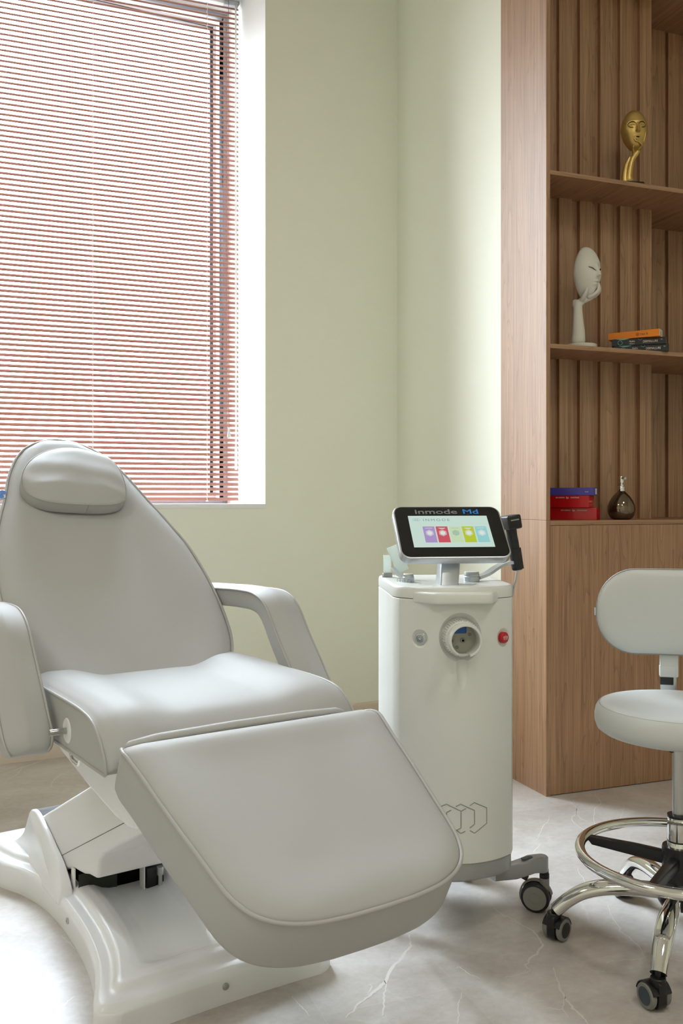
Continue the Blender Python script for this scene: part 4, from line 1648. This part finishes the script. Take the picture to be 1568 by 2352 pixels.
# lifting arm cover
box = [(.835, .158), (.812, .180), (.392, .375), (.10, .50), (-.045, .50), (-.06, .425), (.075, .353), (.325, .230), (.348, .210), (.355, .168), (.370, .157), (.421, .149), (.458, .138), (.50, .131), (.540, .126), (.608, .097), (.63, .112)]
YZ = Matrix(((0, 0, 1, 0), (1, 0, 0, 0), (0, 1, 0, 0), (0, 0, 0, 1)))     # (y, z, x) -> (x, y, z)
m = MB(YZ)
m.prism(round_poly(box, [.01, .01, .01, .01, .01, .02, .02, .02, .03, .02, .02, .02, .02, .02, .01, .01, .01], 3), -.141, .141, .010)
lc = m.build('lift_cover', 'plastic_matt', ch, 40)
m = MB()
for x in (-.1412, .1412):
    m.tube([(x, .640, .124), (x, .40, .239), (x, .165, .352)], .0009, 5)
m.build('cover_joint', 'gasket', lc, 0)
sup = [(.56, .53), (.555, .47), (.50, .435), (.30, .402), (.13, .380), (.05, .378), (0, .388), (-.03, .42), (-.06, .535)]
m = MB(YZ)
m.prism(round_poly(sup, [.01, .03, .05, .05, .05, .04, .03, .04, .01], 4), -.185, .185, .012)
m.build('seat_support', 'plastic', ch, 45)
# near-black box paints the shade in the gap; brackets, board and actuator beside it
m = MB()
m.box(-.12, .12, .53, .78, .045, .115, .003)
cavity = m.build('cavity_shade', 'dark', ch, 30)
MB().box(-.138, -.134, .535, .56, .045, .125, .001).build('mounting_bracket', 'plastic_matt', cavity, 30)
MB().box(.02, .024, .47, .50, .052, .14, .001).build('mounting_bracket', 'plastic_matt', cavity, 30)
m = MB()
m.box(-.13, -.03, .525, .526, .05, .112, 0)
m.build('control_board', 'actuator_green', cavity, 0)
m = MB()
m.box(.028, .075, .47, .50, .0515, .11, .003)
m.build('actuator', 'black', cavity, 30)
m = MB()
m.lathe([(.006, 0), (.006, .03), (.009, .03), (.009, .05)], 14, xf=T(.062, .465, .060))
m.build('actuator_pin', 'steel', cavity, 30)

# seat cushion: upholstered block with soft side bolsters
top_p = spline([(.50, .575), (.495, .61), (.475, .628), (.42, .632), (.30, .633), (.18, .6335), (.08, .633), (.02, .630), (-.025, .622), (-.058, .604), (-.082, .584), (-.098, .566), (-.105, .550)], 4)
bot_p = [(-.1045, .544), (-.098, .5405), (.0, .5395), (.2, .5385), (.48, .5385), (.497, .545)]
nt_ = len(top_p)


def bolster(ax):
    return .0205 * sstep(.10, .205, ax) * (1 - .55 * sstep(.235, .285, ax)) 


def seat_ring(x):
    ax = abs(x)
    b = bolster(ax)
    edge = .006 * sstep(.268, .283, ax)
    out = []
    for i, p in enumerate(top_p):
        a, c = top_p[max(i - 1, 0)], top_p[min(i + 1, nt_ - 1)]
        t = Vector((c.x - a.x, c.y - a.y)).normalized()
        n_ = Vector((t.y, -t.x))
        if n_.y < -.3:
            n_ = -n_
        k = 1.0
        if p.y < .60 and p.x < 0:
            k = .35 + .65 * sstep(.545, .60, p.y)
        if p.x > .46:
            k = .3
        d = b * k - edge * .8
        q = p + Vector((n_.x if n_.x < 0 or p.x > .4 else n_.x, abs(n_.y))) * d
        out.append((x, q.x, q.y))
    for p in bot_p:
        out.append((x, p[0], p[1]))
    return out


XS_ = []
NS = 64
for i in range(NS + 1):
    u = -1 + 2 * i / NS
    XS_.append(.284 * (u * (1.22 - .22 * u * u)))
m = MB()
m.skin([seat_ring(x) for x in XS_])
seat_o = m.build('seat', 'leather', ch, 50)
for sg in (-1, 1):
    m = MB()
    r_ = [Vector(p) for p in seat_ring(sg * .2825)]
    m.tube([(q.x + sg * .0018, q.y, q.z) for q in r_], .0032, 8, closed=True)
    m.build('piping', 'piping', seat_o, 60)
m = MB()
m.tube([(-.262, -.1435, .598), (-.258, -.1435, .601), (-.252, -.143, .603), (-.20, -.1425, .6075), (-.04, -.142, .6095), (.12, -.142, .609), (.20, -.142, .6065), (.216, -.142, .603), (.222, -.142, .598)], [.002, .0055, .0075, .0090, .0095, .0092, .008, .0055, .002], 14, flat=(1, 1.25))
m.skin([[(x, y, z) for y, z in ((-.112, .55), (-.130, .55), (-.1475, .597), (-.132, .602))] for x in (-.245, .212)])
m.build('hinge_flap', 'leather', ch, 60)

# backrest
BA = R(41)
bs = Vector((0, math.cos(BA), math.sin(BA)))
bn = Vector((0, -math.sin(BA), math.cos(BA)))
bo = Vector((-.013, .419, .647))
BX = Matrix(((1, 0, 0, bo.x), (0, bs.y, bn.y, bo.y), (0, bs.z, bn.z, bo.z), (0, 0, 0, 1)))
hwt = [(-.05, .225), (-.02, .246), (.03, .268), (.09, .281), (.19, .288), (.30, .285), (.414, .271), (.5, .246), (.55, .231), (.6, .213), (.66, .195), (.72, .176), (.786, .148), (.84, .113), (.875, .07), (.892, .03)]
right = spline([(w_, s_) for s_, w_ in hwt], 4)
ol = [Vector((0, -.05))] + [Vector((p.x, p.y)) for p in right] + [Vector((0, .896))] + [Vector((-p.x, p.y)) for p in reversed(right)]
def back_top(q):
    if q.z < .0055:
        return q
    w_ = interp(hwt, q.y)
    e = w_ - abs(q.x)
    d = min(e, .896 - q.y) if q.y > .5 else e
    d = max(0, d)
    z = .0035 + .0165 * (1 - math.exp(-max(0, d - .004) / .016)) - .012 * sstep(.045, .17, e) * sstep(.05, .25, .86 - q.y)
    z += .0012 * math.sin(q.x * 17 + 1.2) * math.sin(q.y * 13 + .6) * sstep(.03, .1, d)
    return Vector((q.x, q.y, z))


m = MB(BX)
m.pad(ol, [(.03, -.088), (.010, -.085), (0, -.075), (0, -.006), (.001, .0), (.006, .006), (.018, .0135), (.038, .018)],
      ((.93, .0205), (.86, .0195), (.78, .0165), (.69, .012), (.6, .008), (.5, .0075), (.38, .0075), (.25, .0075), (.12, .0075), (.002, .0075)), deform=back_top)
bk_o = m.build('backrest', 'leather', ch, 60)
m = MB(BX)
m.tube([(q.x, q.y, .0022) for q in offset(resample(ol, 200), -.0008)], .0040, 8, closed=True)
m.build('piping', 'piping', bk_o, 60)
# head cushion
po = spline([(-.040, .772), (-.108, .738), (-.158, .680), (-.184, .612), (-.178, .553), (-.130, .516), (-.040, .502), (.048, .500), (.100, .520), (.122, .575), (.128, .650), (.118, .712), (.085, .752), (.030, .772)], 5, closed=True)
po = [Vector((q.x * .96 + .011, (q.y - .64) * .93 + .668)) for q in po]
rd = random.Random(3)


def wrinkle(q):
    z = q.z
    if z > .055:
        z += .0022 * math.sin(q.x * 34 + q.y * 22) * math.sin(q.y * 46 - q.x * 19 + 1)
        z += .004 * math.exp(-((q.x + .12) / .05) ** 2 - ((q.y - .60) / .02) ** 2) - .003 * math.exp(-((q.x - .07) / .04) ** 2 - ((q.y - .56) / .02) ** 2)
    return Vector((q.x, q.y, z))


m = MB(BX)
m.pad(po, [(.010, .012), (.002, .015), (0, .02), (-.001, .04), (0, .050), (.002, .0535), (.008, .058), (.02, .064), (.034, .0685)], ((.86, .071), (.7, .0735), (.55, .075), (.4, .076), (.2, .077), (.002, .077)), deform=wrinkle)
hr = m.build('headrest', 'leather', ch, 60)
m = MB(BX)
m.tube([(q.x, q.y, .0515) for q in offset(po, -.0006)], .0013, 6, closed=True)
m.tube([(-.002, .5365, .018), (-.002, .536, .035), (.0, .5365, .050)], .0012, 5)
m.build('seam', 'piping', hr, 60)
m = MB(BX)
m.skin([[(x, y, z) for x, y in ((-.030, .0), (-.012, .010), (.004, .002), (.002, -.022), (-.018, -.034), (-.032, -.026))] for z in (.006, .0095)], xf=T(-.208, .640, 0))
tg = m.build('plastic_tag', 'tag', ch, 30)
tg['label'] = 'clear and blue plastic tag hung on the edge'
m = MB(BX)
m.add([(x * .009 + cx, y * .010 + cy, .0105) for (cx, cy) in ((-.210, .638), (-.219, .622)) for x, y in [(math.cos(R(36 * k)), math.sin(R(36 * k))) for k in range(10)]], [tuple(range(10)), tuple(range(10, 20))])
m.build('tag_print', 'blue_tag', tg, 0)

# leg rest
s2 = Vector((0, -.889, -.457)).normalized()
n2 = Vector((0, -.457, .889)).normalized()
LX_ = Matrix(((1, 0, 0, 0), (0, s2.y, n2.y, -.18), (0, s2.z, n2.z, .603), (0, 0, 0, 1)))
lw = [(-.033, .258), (-.028, .267), (-.018, .2745), (-.004, .279), (.008, .2798), (.07, .270), (.14, .2615), (.20, .253), (.264, .243), (.31, .2365), (.345, .230), (.372, .220), (.395, .205), (.413, .183), (.427, .152), (.436, .115), (.4415, .06)]
right = spline([(w_, s_) for s_, w_ in lw], 4)
ol = [Vector((0, -.036)), Vector((.12, -.036)), Vector((.2, -.036)), Vector((.245, -.0355))] + [Vector((p.x, p.y)) for p in right] + [Vector((0, .4425))] + [Vector((-p.x, p.y)) for p in reversed(right)] + [Vector((-.245, -.0355)), Vector((-.2, -.036)), Vector((-.12, -.036))]


def roll(q):
    """soft top surface; the upper end of the cushion is rounded over in side view"""
    if q.z > .0045:
        e = interp(lw, q.y) - abs(q.x)
        d = max(0, min(e, .4425 - q.y, (q.y + .036) * 1.6))
        z = .003 + .0095 * (1 - math.exp(-max(0, d - .005) / .015)) - .0055 * sstep(.05, .14, e) * sstep(-.02, .09, q.y) * sstep(.02, .12, .44 - q.y)
        z += .0009 * math.sin(q.x * 23 + .5) * math.sin(q.y * 19 + q.x * 7) * sstep(.02, .07, d)
        q = Vector((q.x, q.y, z))
    t = min(1.0, max(0.0, (.022 - q.y) / .060))
    f_ = math.sqrt(max(0.0, 1 - t * t))
    return Vector((q.x, q.y, -.048 + (q.z + .048) * f_))


m = MB(LX_)
m.pad(ol, [(.03, -.106), (.012, -.105), (.004, -.100), (0, -.09), (0, -.006), (.0015, .0), (.007, .005), (.02, .0095), (.04, .0115)], ((.92, .0125), (.83, .0125), (.74, .011), (.65, .0085), (.55, .006), (.44, .006), (.3, .006), (.17, .006), (.002, .006)), deform=roll)
lr = m.build('leg_rest', 'leather', ch, 60)
m = MB(LX_)
k0 = resample(ol, 200)
m.tube([roll(Vector((q.x, q.y, .0012))) for q in offset(k0, -.0008)], .0038, 8, closed=True)
m.build('piping', 'piping', lr, 60)

# arm rests: bent pads following a path in the chair's side plane
def arm(name, xin, xout, path, pins):
    P = spline([Vector(p) for p in path], 7)
    m = MB()
    n_ = len(P)
    rings = []
    L_ = [0]
    for a, b in zip(P[:-1], P[1:]):
        L_.append(L_[-1] + (b - a).length)
    edge_in, edge_out = [], []
    for i, p in enumerate(P):
        t = (P[min(i + 1, n_ - 1)] - P[max(i - 1, 0)]).normalized()
        nr = Vector((t.y, -t.x))           # outward: up, then forward
        if nr.y < 0 and nr.x > 0:
            nr = -nr
        e = min(L_[i], L_[-1] - L_[i])
        k = math.sqrt(max(0.0, 1 - (1 - min(1, e / .045)) ** 2)) * .9 + .1
        hw_ = abs(xout - xin) / 2 * (.70 + .30 * k)
        tk = .058 * k
        cx = (xin + xout) / 2
        sec = []
        for q in round_poly([(-hw_, -tk * .55), (hw_, -tk * .55), (hw_, tk * .30), (0.0, tk * .47), (-hw_, tk * .30)], [.008, .008, .008, .03, .008], 3):
            c_ = p + nr * q.y
            sec.append((cx + q.x, c_.x, c_.y))
        rings.append(sec)
        for sg, lst in ((-1, edge_in), (1, edge_out)):
            c_ = p + nr * tk * .27
            lst.append((cx + sg * (hw_ + .0005), c_.x, c_.y))
    m.skin(rings)
    o = m.build(name, 'leather', ch, 60)
    MB().tube(edge_in, .0030, 8).build('piping', 'piping', o, 60)
    MB().tube(edge_out, .0030, 8).build('piping', 'piping', o, 60)
    m = MB()
    sg = 1 if xin > 0 else -1
    for (y, z) in pins:
        xf_ = T(sg * .282, y, z) @ RY(90 * sg)
        m.lathe([(.0065, -.004), (.0065, abs(xin) - .282 + .02)], 16, xf=xf_)
    m.build('arm_pin', 'steel', o, 30)
    m = MB()
    for (y, z) in pins:
        xf_ = T(sg * .2835, y, z) @ RY(90 * sg)
        m.lathe([(.026, -.004), (.026, .001), (.024, .0025), (.0001, .0025)], 28, xf=xf_)
    m.build('pin_plate', 'plastic_matt', o, 30)


pathR = [(.80, .775), (.70, .782), (.58, .788), (.46, .793), (.37, .790), (.315, .765), (.26, .700), (.20, .635), (.14, .565), (.115, .535)]
pathL = [(.86, .772), (.75, .777), (.62, .782), (.50, .786), (.425, .780), (.365, .750), (.31, .690), (.25, .625), (.19, .560), (.165, .530)]
arm('armrest', .283, .378, pathR, [(.16, .585)])
arm('armrest', -.300, -.400, pathL, [(.125, .578)])
m = MB()
m.tube([(-.247, q.x, q.y) for q in round_poly([(.135, .536), (.203, .536), (.222, .494), (.165, .492)], .012, 4)], .0042, 8, closed=True)
m.build('pull_handle', 'chrome', ch, 60)
